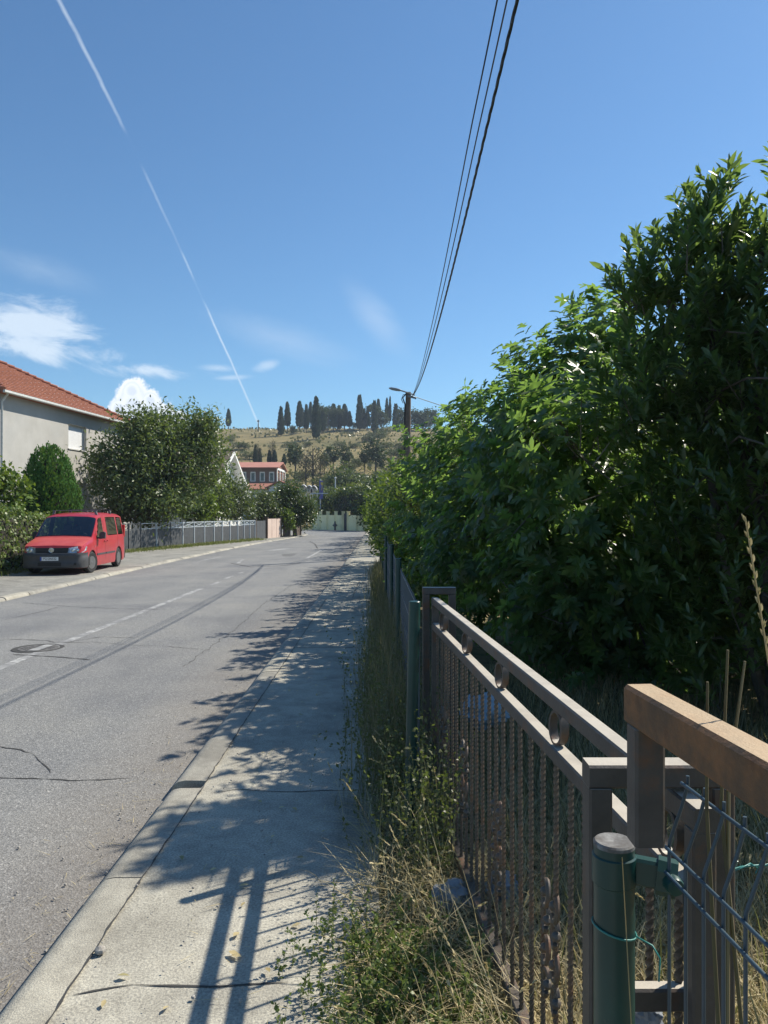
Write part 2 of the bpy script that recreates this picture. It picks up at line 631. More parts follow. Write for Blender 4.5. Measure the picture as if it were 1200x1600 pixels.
def asphalt(name):
    m, nt_, out = new_mat(name)
    b = node(nt_, 'ShaderNodeBsdfPrincipled', Roughness=0.85)
    b.inputs['Specular IOR Level'].default_value = 0.3
    tc_ = nt_.nodes.new('ShaderNodeTexCoord')
    o = tc_.outputs['Object']
    vo = node(nt_, 'ShaderNodeTexVoronoi', Scale=115.0)
    nt_.links.new(o, vo.inputs['Vector'])
    base = ramp(nt_, vo.outputs['Color'], [(0.0, (.105, .108, .112)), (.45, (.186, .190, .194)), (.8, (.258, .262, .264)), (1.0, (.45, .45, .445))])
    big = ramp(nt_, noise_fac(nt_, 0.55, 7, .62, o, .3), [(.3, (.76, .76, .78)), (.5, (1.0, .99, .97)), (.72, (1.16, 1.13, 1.06))])
    c = mixc(nt_, 1.0, base, big, 'MULTIPLY')
    # worn wheel tracks along the lane, slightly polished and paler
    mp = node(nt_, 'ShaderNodeMapping')
    mp.inputs['Scale'].default_value = (1.2, 0.05, 1)
    nt_.links.new(o, mp.inputs[0])
    c = mixc(nt_, 1.0, c, ramp(nt_, noise_fac(nt_, 1.0, 4, .5, mp.outputs[0]), [(.3, (.9, .9, .9)), (.7, (1.08, 1.07, 1.05))]), 'MULTIPLY')
    # brown earth washed against the right-hand kerb
    sp = nt_.nodes.new('ShaderNodeSeparateXYZ')
    nt_.links.new(o, sp.inputs[0])
    edge = node(nt_, 'ShaderNodeMapRange')
    edge.inputs['From Min'].default_value = -2.3
    edge.inputs['From Max'].default_value = -1.35
    nt_.links.new(sp.outputs[0], edge.inputs['Value'])
    e = math_n(nt_, 'MULTIPLY', edge.outputs[0], math_n(nt_, 'ADD', noise_fac(nt_, 1.6, 6, .6, o), 0.1), clamp=True)
    c = mixc(nt_, math_n(nt_, 'MULTIPLY', e, .75, clamp=True), c, (.215, .18, .14))
    nt_.links.new(c, b.inputs['Base Color'])
    bn = node(nt_, 'ShaderNodeBump', Strength=0.5, Distance=0.006)
    nt_.links.new(vo.outputs['Distance'], bn.inputs['Height'])
    nt_.links.new(bn.outputs[0], b.inputs['Normal'])
    nt_.links.new(b.outputs[0], out.inputs[0])
    return m


def concrete(name, tint=(1, 1, 1), speck=140.0, lo=.16, hi=.46):
    m, nt_, out = new_mat(name)
    b = node(nt_, 'ShaderNodeBsdfPrincipled', Roughness=0.9)
    b.inputs['Specular IOR Level'].default_value = 0.25
    tc_ = nt_.nodes.new('ShaderNodeTexCoord')
    o = tc_.outputs['Object']
    f = noise_fac(nt_, speck, 3, .7, o)
    mid = (lo + hi) / 2
    base = ramp(nt_, f, [(.28, (lo * tint[0], lo * tint[1], lo * tint[2])), (.5, (mid * tint[0], mid * tint[1], mid * tint[2] * .96)),
                         (.72, (hi * tint[0], hi * tint[1], hi * tint[2] * .93))])
    big = ramp(nt_, noise_fac(nt_, 1.3, 8, .66, o, .4), [(.28, (.62, .61, .60)), (.5, (.95, .94, .92)), (.72, (1.2, 1.18, 1.13))])
    c = mixc(nt_, 1.0, base, big, 'MULTIPLY')
    c = mixc(nt_, 1.0, c, ramp(nt_, noise_fac(nt_, 7, 6, .7, o, .5), [(.3, (.78, .77, .76)), (.6, (1.05, 1.05, 1.04))]), 'MULTIPLY')
    nt_.links.new(c, b.inputs['Base Color'])
    bn = node(nt_, 'ShaderNodeBump', Strength=0.55, Distance=0.008)
    nt_.links.new(f, bn.inputs['Height'])
    nt_.links.new(bn.outputs[0], b.inputs['Normal'])
    nt_.links.new(b.outputs[0], out.inputs[0])
    return m


M_ASPH = asphalt('asphalt')
M_PAVE = concrete('pavement_concrete', (1, .96, .87), 95, .22, .58)
def per_stone(m):
    nt_ = m.node_tree
    b_ = next(n_ for n_ in nt_.nodes if n_.type == 'BSDF_PRINCIPLED')
    src = b_.inputs['Base Color'].links[0].from_socket
    g_ = nt_.nodes.new('ShaderNodeNewGeometry')
    k_ = ramp(nt_, g_.outputs['Random Per Island'], [(0, (.80, .80, .81)), (.5, (.97, .96, .94)), (1, (1.1, 1.08, 1.03))])
    nt_.links.new(mixc(nt_, 1.0, src, k_, 'MULTIPLY'), b_.inputs['Base Color'])
    return m


M_KERB = concrete('kerb_concrete', (1, .97, .91), 150, .24, .50)
per_stone(M_KERB)
M_PAVE2 = concrete('left_pavement', (.95, .94, .92), 60, .2, .36)
M_SOIL = surf('soil', [(.3, (.09, .07, .045)), (.5, (.17, .135, .085)), (.7, (.25, .20, .12))], 9, .95, bump=.8, bump_scale=30, second=(2.2, (.16, .15, .06), .45, .65))
M_YARD = surf('dry_yard', [(.3, (.10, .08, .04)), (.5, (.24, .19, .10)), (.7, (.36, .29, .16))], 7, .95, bump=.8, bump_scale=40, second=(1.2, (.10, .12, .045), .5, .7))
M_LAND = surf('land', [(.3, (.10, .11, .045)), (.6, (.20, .17, .09))], .08, .95, second=(.02, (.08, .10, .04), .4, .7))
M_CRACK = plain('crack_tar', (.048, .046, .043), .9)
M_PAINT = surf('worn_paint', [(.36, (.17, .17, .17)), (.52, (.36, .36, .35)), (.7, (.56, .56, .54))], 16, .8, second=(3, (.20, .20, .20), .4, .62))


def road_z(x):
    return -.10 + min(0, max(-9, x + 1.33)) * .015      # the road leans down to its left side


LEFT_Z = -.14


def structure(name, mb, m, smooth=None, kind='structure'):
    o = mb.build(name, m, None, smooth)
    o['kind'] = kind
    return o


def strip_sheet(name, ls, rs, z, m, nx=8, wav=0.0, bumps=0.0):
    """Sheet between a left and a right polyline of (x, y) given at the same rows."""
    V, F = [], []
    for i, (l, r) in enumerate(zip(ls, rs)):
        for j in range(nx + 1):
            t = j / nx
            x = l[0] + (r[0] - l[0]) * t
            y = l[1] + (r[1] - l[1]) * t
            zz = (z(x) if callable(z) else z) + (bumps * noise.noise(Vector((x * 1.7, y * 1.7, nx * 9))) if 0 < j < nx else 0)
            V.append((x, y, zz))
    w = nx + 1
    for i in range(len(ls) - 1):
        for j in range(nx):
            a = i * w + j
            F.append((a, a + 1, a + w + 1, a + w))
    mb = MB()
    mb.add(V, F)
    return structure(name, mb, m, 30)


# ground: one sheet to the horizon
mb = MB()
g = [-1600, -700, -300, -120, -50, -15, 0, 15, 50, 120, 300, 700, 1600]
gy = [-700, -200, -60, -20, 0, 20, 40, 60, 80, 100, 120, 160, 260, 500, 1000, 2500]
V = [(x, y, -0.42) for y in gy for x in g]
F = [(i * len(g) + j, i * len(g) + j + 1, (i + 1) * len(g) + j + 1, (i + 1) * len(g) + j) for i in range(len(gy) - 1) for j in range(len(g) - 1)]
mb.add(V, F)
structure('ground', mb, M_LAND)


def interp(tab, y):
    for (y0, x0), (y1, x1) in zip(tab, tab[1:]):
        if y <= y1:
            return x0 + (x1 - x0) * (y - y0) / (y1 - y0)
    return tab[-1][1]


LK = [(-8, -8.06), (27, -8.1), (38, -7.85), (47, -7.4), (54, -6.7), (60, -6.2), (64, -6.3), (67, -7.0), (69, -8.6)]     # left kerb line
RK = [(-8, -1.33), (30, -1.36), (75, -1.6)]                                                             # right kerb line
rows = [-8 + i * 1.0 for i in range(76)]
strip_sheet('road', [(interp(LK, y), y) for y in rows], [(interp(RK, y) + .02, y) for y in rows], road_z, M_ASPH, 10, bumps=.0)
mb = MB()
mb.add([(x, y, road_z(x) - .006) for x, y in ((-60, 67.9), (-8.2, 67.5), (3.2, 66.9), (-1.2, 72.6), (-8.2, 83.6), (-60, 92))], [(0, 1, 4, 5), (1, 2, 3, 4)])
structure('road', mb, M_ASPH)

# right pavement and the soil beyond it
rows = [-3 + i * 0.25 for i in range(310)]


def pave_edge(y):
    return (-.02 if y < 6 else -.02 - .006 * (y - 6)) + .07 * noise.noise(Vector((0, y * 1.3, 3))) + .04 * noise.noise(Vector((5, y * 4, 3)))


strip_sheet('pavement', [(interp(RK, y) + .215, y) for y in rows], [(pave_edge(y), y) for y in rows], 0.0, M_PAVE, 10, bumps=.0)
rows2 = [-3 + i * 0.4 for i in range(190)]
strip_sheet('soil', [(-.35, y) for y in rows2], [(1.0, y) for y in rows2], -.022, M_SOIL, 6, bumps=.03)
strip_sheet('yard', [(0.95, y) for y in rows2], [(22, y) for y in rows2], -.03, M_YARD, 40, bumps=.05)


def kerb(name, line, side, y0, y1, block, wid, m, gap=.014, top=0.004, jit=.005, base=0.0):
    """Kerb stones along a line; side +1: pavement to the right of the line."""
    mb = MB()
    y = y0
    k = 0
    while y < y1:
        b = block * (0.9 + .2 * random.random())
        ya, yb = y + gap / 2, y + b - gap / 2
        dzs = random.uniform(-jit, jit)
        dxs = random.uniform(-jit, jit)
        n = 4
        prof = [(wid, -.10), (wid, top), (.085, top), (.045, top - .008), (.014, top - .032), (0.0, top - .062), (-.004, -.135)]
        vs = []
        for i in range(n + 1):
            yy = ya + (yb - ya) * i / n
            x0 = interp(line, yy)
            for a, z in prof:
                q = noise.noise(Vector((yy * 6, a * 20, k))) * .005 if a < wid else 0
                vs.append((x0 + side * (a + q) + dxs * (a < wid), yy, base + z + dzs * (z > -.05) + q * .6))
        p = len(prof)
        fs = [(i * p + j, i * p + j + 1, (i + 1) * p + j + 1, (i + 1) * p + j) for i in range(n) for j in range(p - 1)]
        fs += [tuple(range(p)), tuple(reversed(range(n * p, n * p + p)))]
        mb.add(vs, fs)
        y += b
        k += 1
        if abs(y - 4.6) < b * .5:
            y += .10          # the chipped stone beside the pavement crack
    return structure(name, mb, m, 35)


kerb('kerb', RK, 1, -3, 72, 1.15, .218, M_KERB)
kerb('kerb', LK, -1, 6, 66, 1.0, .20, M_KERB, gap=.02, top=0.012, jit=.01, base=LEFT_Z)

# left pavement, verge, gardens
rows = [2 + i * 1.0 for i in range(66)]
LF = [(-8, -11.2), (26, -11.6), (33, -12.2), (37, -11.75), (51, -8.65), (62, -7.9), (70, -12)]
strip_sheet('pavement', [(interp(LF, y) - .1, y) for y in rows], [(interp(LK, y) - .195, y) for y in rows], LEFT_Z, M_PAVE2, 8, bumps=.01)
strip_sheet('garden_ground', [(-60, y) for y in rows], [(interp(LF, y) - .05, y) for y in rows], LEFT_Z - .01, M_YARD, 16, bumps=.0)


def crack(pts, w, z, name='road_crack', m=M_CRACK, jag=.03, step=.06):
    """Jagged dark seam along a polyline of (x, y)."""
    P = []
    for (x0, y0), (x1, y1) in zip(pts, pts[1:]):
        L = math.hypot(x1 - x0, y1 - y0)
        n = max(2, int(L / step))
        for i in range(n):
            P.append((x0 + (x1 - x0) * i / n, y0 + (y1 - y0) * i / n))
    P.append(pts[-1])
    vs, fs = [], []
    sd = random.random() * 99
    for i, (x, y) in enumerate(P):
        a = P[max(0, i - 1)]
        b = P[min(len(P) - 1, i + 1)]
        dxx, dyy = b[0] - a[0], b[1] - a[1]
        L = math.hypot(dxx, dyy) or 1
        nx_, ny_ = -dyy / L, dxx / L
        o = jag * (noise.noise(Vector((i * .23, sd, 0))) + .5 * noise.noise(Vector((i * .9, sd, 4))))
        ww = w * max(.15, .55 + .9 * noise.noise(Vector((i * .5, sd, 9))))
        if i in (0, len(P) - 1):
            ww *= .15
        zz = road_z(x) + .0034 if z is None else z
        vs += [(x + nx_ * (o - ww), y + ny_ * (o - ww), zz), (x + nx_ * (o + ww), y + ny_ * (o + ww), zz)]
    for i in range(len(P) - 1):
        fs.append((2 * i, 2 * i + 1, 2 * i + 3, 2 * i + 2))
    mb = MB()
    mb.add(vs, fs)
    return structure(name, mb, m)


def gr(u, v, z=ROAD_Z):
    for _ in range(4):
        d = (EYE - z) * 1200 / (v - 800)
        z = road_z((u - 600) / 1200 * d)
    return ((u - 600) / 1200 * d, d)


ZR = None
crack([gr(-30, 1214), gr(40, 1216), gr(110, 1219), gr(205, 1217)], .010, ZR, jag=.03)
crack([gr(-20, 1165), gr(22, 1170), gr(48, 1178), gr(66, 1196), gr(79, 1208)], .009, ZR, jag=.03)
crack([gr(-10, 1001), gr(30, 999), gr(75, 1001), gr(85, 1004), gr(140, 1004)], .018, ZR)
crack([gr(20, 1023), gr(60, 1025), gr(95, 1027), gr(142, 1031)], .026, ZR)
crack([gr(100, 1004), gr(160, 995), gr(210, 997)], .010, ZR)
crack([gr(140, 1003), gr(190, 1007), gr(260, 1010), gr(330, 1016)], .008, ZR)
crack([gr(36, 942), gr(110, 948), gr(180, 951), gr(260, 953)], .014, ZR)
crack([gr(0, 970), gr(60, 957), gr(95, 948)], .010, ZR)
crack([gr(360, 880), gr(392, 886), gr(440, 884), gr(470, 880)], .05, ZR)
crack([gr(484, 846), gr(492, 850), gr(496, 857)], .05, ZR)
crack([(-2.35, 9), (-2.3, 12), (-2.38, 15), (-2.3, 19)], .006, ZR, jag=.05)
ZP = .0032
crack([(-1.10, 2.70), (-.9, 2.76), (-.62, 2.74), (-.35, 2.78)], .007, ZP, 'pavement_crack', jag=.015)
crack([(-1.09, 4.62), (-.9, 4.7), (-.5, 4.66), (-.1, 4.7)], .006, ZP, 'pavement_crack', jag=.02)
for yy in (9.6, 12.6, 15.4, 16.2, 19.5, 23.0, 27.0, 31):
    crack([(-1.12, yy), (-.6, yy + .03), (-.12, yy)], .012, ZP, 'pavement_crack', jag=.008)
crack([(-1.112, 1.9), (-1.118, 3.1), (-1.112, 4.4), (-1.125, 6.2), (-1.118, 9.5), (-1.125, 15)], .006, .0105, 'pavement_crack', jag=.008, step=.03)
crack([(-.62, 15.2), (-.63, 16.3), (-.6, 19.4)], .010, ZP, 'pavement_crack', jag=.006)
crack([(-1.338, -1), (-1.345, 4), (-1.35, 9), (-1.36, 30)], .011, ZR, 'gutter_line', surf('gutter_dirt', [(.35, (.035, .03, .022)), (.65, (.10, .08, .055))], 20, .95), jag=.015)


def mark(u0, v0, u1, v1, w):
    a, b = gr(u0, v0), gr(u1, v1)
    L = math.hypot(b[0] - a[0], b[1] - a[1])
    n = max(2, int(L / .4))
    vs, fs = [], []
    for i in range(n + 1):
        t = i / n
        x, y = a[0] + (b[0] - a[0]) * t, a[1] + (b[1] - a[1]) * t
        q = .012 * noise.noise(Vector((y * 2, x, 1)))
        vs += [(x - w / 2 + q, y, road_z(x) + .0022), (x + w / 2 + q, y, road_z(x) + .0022)]
    fs = [(2 * i, 2 * i + 1, 2 * i + 3, 2 * i + 2) for i in range(n)]
    mb = MB()
    mb.add(vs, fs)
    return structure('lane_marking', mb, M_PAINT)


mark(-60, 1067, 314, 920, .13)
for a in ((330, 914, 344, 909), (352, 904, 363, 900), (374, 896, 380, 893.5), (480, 872, 505, 858), (372, 880, 380, 874)):
    mark(*a, .12)
mark(425, 860, 455, 857, .6)
mark(310, 877, 345, 870, .12)

# manhole cover set into the road, the centre line painted across it
mx, my = gr(60, 1013)
RZ0 = ROAD_Z
ROAD_Z = road_z(mx)
mh = thing('manhole_cover', 'round dark iron manhole cover in the road with worn white line across it', 'manhole cover', (mx, my, ROAD_Z))
M_IRON = surf('cast_iron', [(.35, (.09, .087, .083)), (.65, (.17, .165, .16))], 30, .75, .1, bump=.6, bump_scale=60)
mb = MB()
mb.lathe((mx, my, ROAD_Z), [(.26, .001), (.26, .006), (.25, .0075), (.0, .0075)], 32)
for i in range(-4, 5):
    for j in range(-4, 5):
        if i * i + j * j < 13:
            mb.box(mx + i * .062 - .02, mx + i * .062 + .02, my + j * .062 - .02, my + j * .062 + .02, ROAD_Z + .007, ROAD_Z + .0115)
mb.build('lid', M_IRON, mh)
mb = MB()
mb.lathe((mx, my, ROAD_Z), [(.34, .0012), (.335, .0045), (.275, .006), (.27, .002)], 32)
mb.build('rim', M_CRACK, mh)
mb = MB()
mb.add([(mx - .05, my - .23, ROAD_Z + .0130), (mx + .10, my - .23, ROAD_Z + .0130), (mx + .13, my + .22, ROAD_Z + .0130), (mx, my + .23, ROAD_Z + .0130)], [(0, 1, 2, 3)])
mb.build('painted_line', M_PAINT, mh)
M_PATCH = surf('tar_patch', [(.3, (.10, .10, .10)), (.7, (.16, .16, .155))], 50, .9, bump=.4, bump_scale=120)
ROAD_Z = RZ0
for (u, v, a, b) in ((458, 867, .5, 1.2), (566, 873, .7, 1.0)):
    x, y = gr(u, v)
    vs = [(x + a * math.cos(t) * (1 + .15 * math.sin(3 * t)), y + b * math.sin(t), road_z(x) + .0012) for t in [k * .3927 for k in range(16)]]
    mb = MB()
    mb.add(vs, [tuple(range(16))])
    structure('tar_patch', mb, M_PATCH if u < 500 else surf('pale_patch', [(.3, (.3, .3, .3)), (.7, (.42, .42, .41))], 30, .9))

# hill behind the town
M_HILL, nh, oh = new_mat('hill_grass')
b_ = node(nh, 'ShaderNodeBsdfPrincipled', Roughness=0.95)
b_.inputs['Specular IOR Level'].default_value = 0.1
tch = nh.nodes.new('ShaderNodeTexCoord')
mp_ = node(nh, 'ShaderNodeMapping')
mp_.inputs['Scale'].default_value = (1, .55, 2.6)
nh.links.new(tch.outputs['Object'], mp_.inputs[0])
c_ = ramp(nh, noise_fac(nh, .05, 9, .7, mp_.outputs[0]), [(.30, (.12, .12, .055)), (.45, (.19, .16, .078)), (.6, (.26, .21, .105)), (.75, (.32, .255, .14))])
c_ = mixc(nh, 1.0, c_, ramp(nh, noise_fac(nh, .35, 6, .75, tch.outputs['Object']), [(.3, (.55, .6, .5)), (.5, (1, 1, 1)), (.7, (1.15, 1.1, 1.0))]), 'MULTIPLY')
nh.links.new(c_, b_.inputs['Base Color'])
nh.links.new(b_.outputs[0], oh.inputs[0])


def hill_h(x, y):
    t = max(0.0, min(1.0, (y - 112) / 230))
    h = 39.0 * (t ** .92) if t < 1 else 39.0 - .03 * (y - 342)
    if t >= 1:
        h = max(h, 20)
    h *= 1 - .18 * max(0, min(1, (abs(x + 30) - 150) / 250))
    w = min(1, t * 4) * (1 if t < 1 else .4)
    h += w * (1.6 * noise.noise(Vector((x * .03, y * .03, 0))) + .7 * noise.noise(Vector((x * .1, y * .1, 2))) + .5 * noise.noise(Vector((x * .02, h * .35, 7))))
    return h - .3 * (1 - min(1, t * 8))


hx = [-420 + i * 5 for i in range(148)]
hy = [108 + i * 4 for i in range(62)] + [360 + 20 * i for i in range(10)]
mb = MB()
mb.add([(x, y, hill_h(x, y)) for y in hy for x in hx],
       [(i * len(hx) + j, i * len(hx) + j + 1, (i + 1) * len(hx) + j + 1, (i + 1) * len(hx) + j) for i in range(len(hy) - 1) for j in range(len(hx) - 1)])
structure('hill', mb, M_HILL, 60)

# ================================================================== THE IRON GATE AND THE FENCE AT THE RIGHT
def top_glare(m, col, amount):  # pale tint on upward faces: sun glare put into the colour
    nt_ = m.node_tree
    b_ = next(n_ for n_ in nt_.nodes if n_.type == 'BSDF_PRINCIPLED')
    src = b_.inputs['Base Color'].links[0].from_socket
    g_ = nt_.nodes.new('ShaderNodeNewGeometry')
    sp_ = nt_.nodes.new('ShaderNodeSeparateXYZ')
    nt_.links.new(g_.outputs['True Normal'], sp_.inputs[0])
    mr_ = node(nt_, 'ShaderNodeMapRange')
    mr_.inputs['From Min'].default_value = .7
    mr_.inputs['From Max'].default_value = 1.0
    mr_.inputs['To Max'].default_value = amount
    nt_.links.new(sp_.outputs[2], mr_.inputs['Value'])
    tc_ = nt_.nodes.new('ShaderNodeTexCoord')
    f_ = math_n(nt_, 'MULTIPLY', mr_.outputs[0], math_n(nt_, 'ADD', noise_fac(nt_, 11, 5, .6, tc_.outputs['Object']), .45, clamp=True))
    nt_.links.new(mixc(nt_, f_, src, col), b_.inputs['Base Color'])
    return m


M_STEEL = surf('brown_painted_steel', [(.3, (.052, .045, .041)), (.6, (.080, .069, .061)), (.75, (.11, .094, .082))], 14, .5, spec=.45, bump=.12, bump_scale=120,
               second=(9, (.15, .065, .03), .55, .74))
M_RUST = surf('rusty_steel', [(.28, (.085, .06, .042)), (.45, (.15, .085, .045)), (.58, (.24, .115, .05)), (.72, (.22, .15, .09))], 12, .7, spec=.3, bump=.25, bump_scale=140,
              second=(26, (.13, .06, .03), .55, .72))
top_glare(M_STEEL, (.54, .49, .41), .92)  # cream painted on the rail tops for their sunlit sheen
top_glare(M_RUST, (.52, .40, .26), .72)  # tan painted on upward faces of the rusty steel, as if sunlit
M_BALU = surf('rusty_baluster', [(.3, (.06, .048, .04)), (.5, (.10, .08, .062)), (.65, (.17, .08, .038))], 7, .5, spec=.5, bump=.2, bump_scale=150)
M_GREEN = surf('green_coated_pipe', [(.3, (.005, .035, .032)), (.6, (.008, .055, .047)), (.75, (.018, .075, .062))], 5, .38, spec=.5, second=(13, (.20, .16, .11), .64, .76))
M_MESH = plain('dark_blue_green_wire', (.035, .065, .09), .38, 0, .6)
M_CAPC = surf('weathered_cap', [(.3, (.06, .05, .04)), (.5, (.14, .135, .13)), (.7, (.28, .28, .27))], 40, .8)
M_TIEW = plain('turquoise_wire', (.02, .18, .16), .4)


def gxl(y):
    return .62 - .0765 * y


gate = thing('sliding_gate', 'brown iron sliding gate with twisted bars and oval rings between its two top rails', 'gate', (gxl(2.8), 2.8, 0))
GY0, GY1 = 1.27, 4.33
T = .04


def gbar(z0, z1, y0, y1):
    b = MB()
    b.bar((gxl(y0), y0, (z0 + z1) / 2), (gxl(y1), y1, (z0 + z1) / 2), T, z1 - z0, bev=.004)
    return b


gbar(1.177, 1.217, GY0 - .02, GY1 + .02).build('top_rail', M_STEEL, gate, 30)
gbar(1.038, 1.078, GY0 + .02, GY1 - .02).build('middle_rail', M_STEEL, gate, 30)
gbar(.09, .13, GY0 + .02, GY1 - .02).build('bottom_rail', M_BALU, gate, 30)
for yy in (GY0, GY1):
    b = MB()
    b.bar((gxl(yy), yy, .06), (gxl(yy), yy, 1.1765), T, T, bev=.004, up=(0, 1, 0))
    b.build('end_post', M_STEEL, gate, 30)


def twist_bar(z0, z1, w, turns, n=90):
    vs, fs = [], []
    for i in range(n + 1):
        t = i / n
        a = turns * 2 * math.pi * t
        for k in range(4):
            q = a + k * math.pi / 2 + math.pi / 4
            vs.append((w * .7071 * math.cos(q), w * .7071 * math.sin(q), z0 + (z1 - z0) * t))
    for i in range(n):
        for k in range(4):
            fs.append((i * 4 + k, i * 4 + (k + 1) % 4, i * 4 + 4 + (k + 1) % 4, i * 4 + 4 + k))
    b = MB()
    b.add(vs, fs)
    return b


proto = None
nb = 25
for i in range(nb):
    y = 4.22 - i * .1195
    if proto is None:
        proto = twist_bar(.1305, 1.0375, .0115, 13, 156).build('baluster', M_BALU, None, 20)
        o = proto
    else:
        o = proto.copy()
        COL.objects.link(o)
    o.parent = gate
    o.location = Vector((gxl(y), y, 0)) - gate.location
    o.rotation_euler = (random.uniform(-.004, .004), random.uniform(-.004, .004), 0)
# oval rings between the rails
ring = None
for k in range(5):
    y = 2.04 + (k - 1) * .66
    if y < 1.35:
        y = 1.42
    if ring is None:
        b = MB()
        pr = []
        for j in range(24):
            a = 2 * math.pi * j / 24
            pr.append((.030 * math.cos(a), .0475 * math.sin(a)))
        vs, fs = [], []
        for j, (a, c) in enumerate(pr):
            s = 1 - .0075 / math.hypot(a, c)
            for (ww, k_) in ((-.012, 1), (.012, 1), (.012, s), (-.012, s)):
                vs.append((ww, a * k_, c * k_))
        for j in range(24):
            for q in range(4):
                fs.append((j * 4 + q, j * 4 + (q + 1) % 4, ((j + 1) % 24) * 4 + (q + 1) % 4, ((j + 1) % 24) * 4 + q))
        b.add(vs, fs)
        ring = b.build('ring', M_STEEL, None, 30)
        o = ring
    else:
        o = ring.copy()
        COL.objects.link(o)
    o.parent = gate
    o.location = Vector((gxl(y), y, 1.1275)) - gate.location
    o.rotation_euler = (0, 0, R(22))
# forged scroll ornaments on pairs of bars at mid height
orn = None
for yc_ in (2.115, 2.77, 3.43, 4.03):
    if orn is None:
        b = MB()
        for sgn in (-1, 1):
            for zc, fl in ((.38, 1), (.47, -1), (.56, 1), (.63, -1)):
                pts = []
                for j in range(15):
                    a = -2.6 + 5.2 * j / 14
                    rr = .024 * (1 - .25 * abs(j - 7) / 7)
                    pts.append((.004 * (j - 7) / 7, sgn * .042 + fl * rr * math.cos(a), zc + .036 * math.sin(a)))
                b.tube(pts, .0075, 6)
                b.lathe((.0, sgn * .042 - fl * .012, zc), [(.001, -.014), (.011, -.009), (.015, 0), (.011, .009), (.001, .014)], 8, 'x')
        orn = b.build('scroll_ornament', M_BALU, None, 40)
        o = orn
    else:
        o = orn.copy()
        COL.objects.link(o)
    o.parent = gate
    o.location = Vector((gxl(yc_), yc_, 0)) - gate.location
    o.rotation_euler = (0, 0, .0765)


def portal(label, x0, x1, y, zt, rungs=(), lean=0.0):
    t = thing('guide_frame', label, 'gate post', ((x0 + x1) / 2, y, 0), 'frames that guide the sliding gate')
    for x in (x0 + .02, x1 - .02):
        b = MB()
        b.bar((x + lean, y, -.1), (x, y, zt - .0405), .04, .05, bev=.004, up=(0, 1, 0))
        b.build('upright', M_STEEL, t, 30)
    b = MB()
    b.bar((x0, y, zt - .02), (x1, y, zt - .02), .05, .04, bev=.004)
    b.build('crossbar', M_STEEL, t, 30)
    for z in rungs:
        b = MB()
        b.bar((x0 + .0405, y, z), (x1 - .0405, y, z), .03, .04, bev=.004)
        b.build('rung', M_STEEL, t, 30)
    return t


portal('brown steel frame at the far end of the iron gate beside the slim green post', .222, .412, 4.42, 1.267)
portal('brown steel frame round the near end of the iron gate, behind the thick green post', .352, .603, 1.34, 1.265, (.855,))

# rusty rail of the next fence bay, with its short end piece
rr = thing('rusty_rail', 'thick rusty brown square steel bar with a short end piece above the wire mesh', 'rail', (.42, .2, 0))
b = MB()
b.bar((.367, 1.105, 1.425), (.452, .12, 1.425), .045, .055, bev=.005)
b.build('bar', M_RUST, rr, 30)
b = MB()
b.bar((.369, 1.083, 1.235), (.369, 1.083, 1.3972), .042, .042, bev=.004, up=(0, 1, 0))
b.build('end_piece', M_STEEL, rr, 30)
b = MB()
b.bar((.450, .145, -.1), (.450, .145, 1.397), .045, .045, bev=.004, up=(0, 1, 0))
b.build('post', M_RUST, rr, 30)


def pipe_post(name, label, x, y, r, zt, lean=(0, 0), cap=True, group='green fence posts'):
    t = thing(name, label, 'post', (x, y, 0), group)
    b = MB()
    b.tube([(x, y, -.1), (x + lean[0] * .5, y + lean[1] * .5, zt * .5), (x + lean[0], y + lean[1], zt)], r, 24)
    b.build('pipe', M_GREEN, t, 40)
    b = MB()
    b.lathe((x + lean[0], y + lean[1], zt), [(r * 1.015, -.004), (r * 1.015, .001), (r * .93, .0035), (r * .5, .002), (0.0, .001)], 24)
    b.build('cap', M_CAPC if cap else M_GREEN, t, 40)
    return t


pp = pipe_post('fence_post', 'thick dark green pipe post with rusty rim, tied to wire mesh by a clamp', .346, 1.155, .030, 1.203)
b = MB()
b.lathe((.346, 1.155, 1.165), [(.0305, -.022), (.0325, -.02), (.0325, .02), (.0305, .022)], 24)
b.build('band', M_GREEN, pp, 40)
# clamp bolting post and panel together
b = MB()
b.bar((.375, 1.15, 1.165), (.415, 1.135, 1.163), .022, .04, bev=.004)
b.bar((.404, 1.138, 1.163), (.43, 1.128, 1.16), .04, .052, bev=.012)
b.lathe((.418, 1.108, 1.162), [(.001, -.012), (.012, -.010), (.014, -.004), (.014, .012)], 10, 'y')
b.build('clamp', M_GREEN, pp, 40)
b = MB()
b.tube([(.346 + .032 * math.cos(a), 1.155 + .032 * math.sin(a), 1.075 - .008 * math.cos(a)) for a in [k * .2618 for k in range(25)]], .0016, 6)
b.tube([(.374, 1.14, 1.07), (.395, 1.13, 1.062), (.402, 1.118, 1.05), (.398, 1.112, 1.02)], .0014, 6)
b.build('tie_wire', M_TIEW, pp, 60)

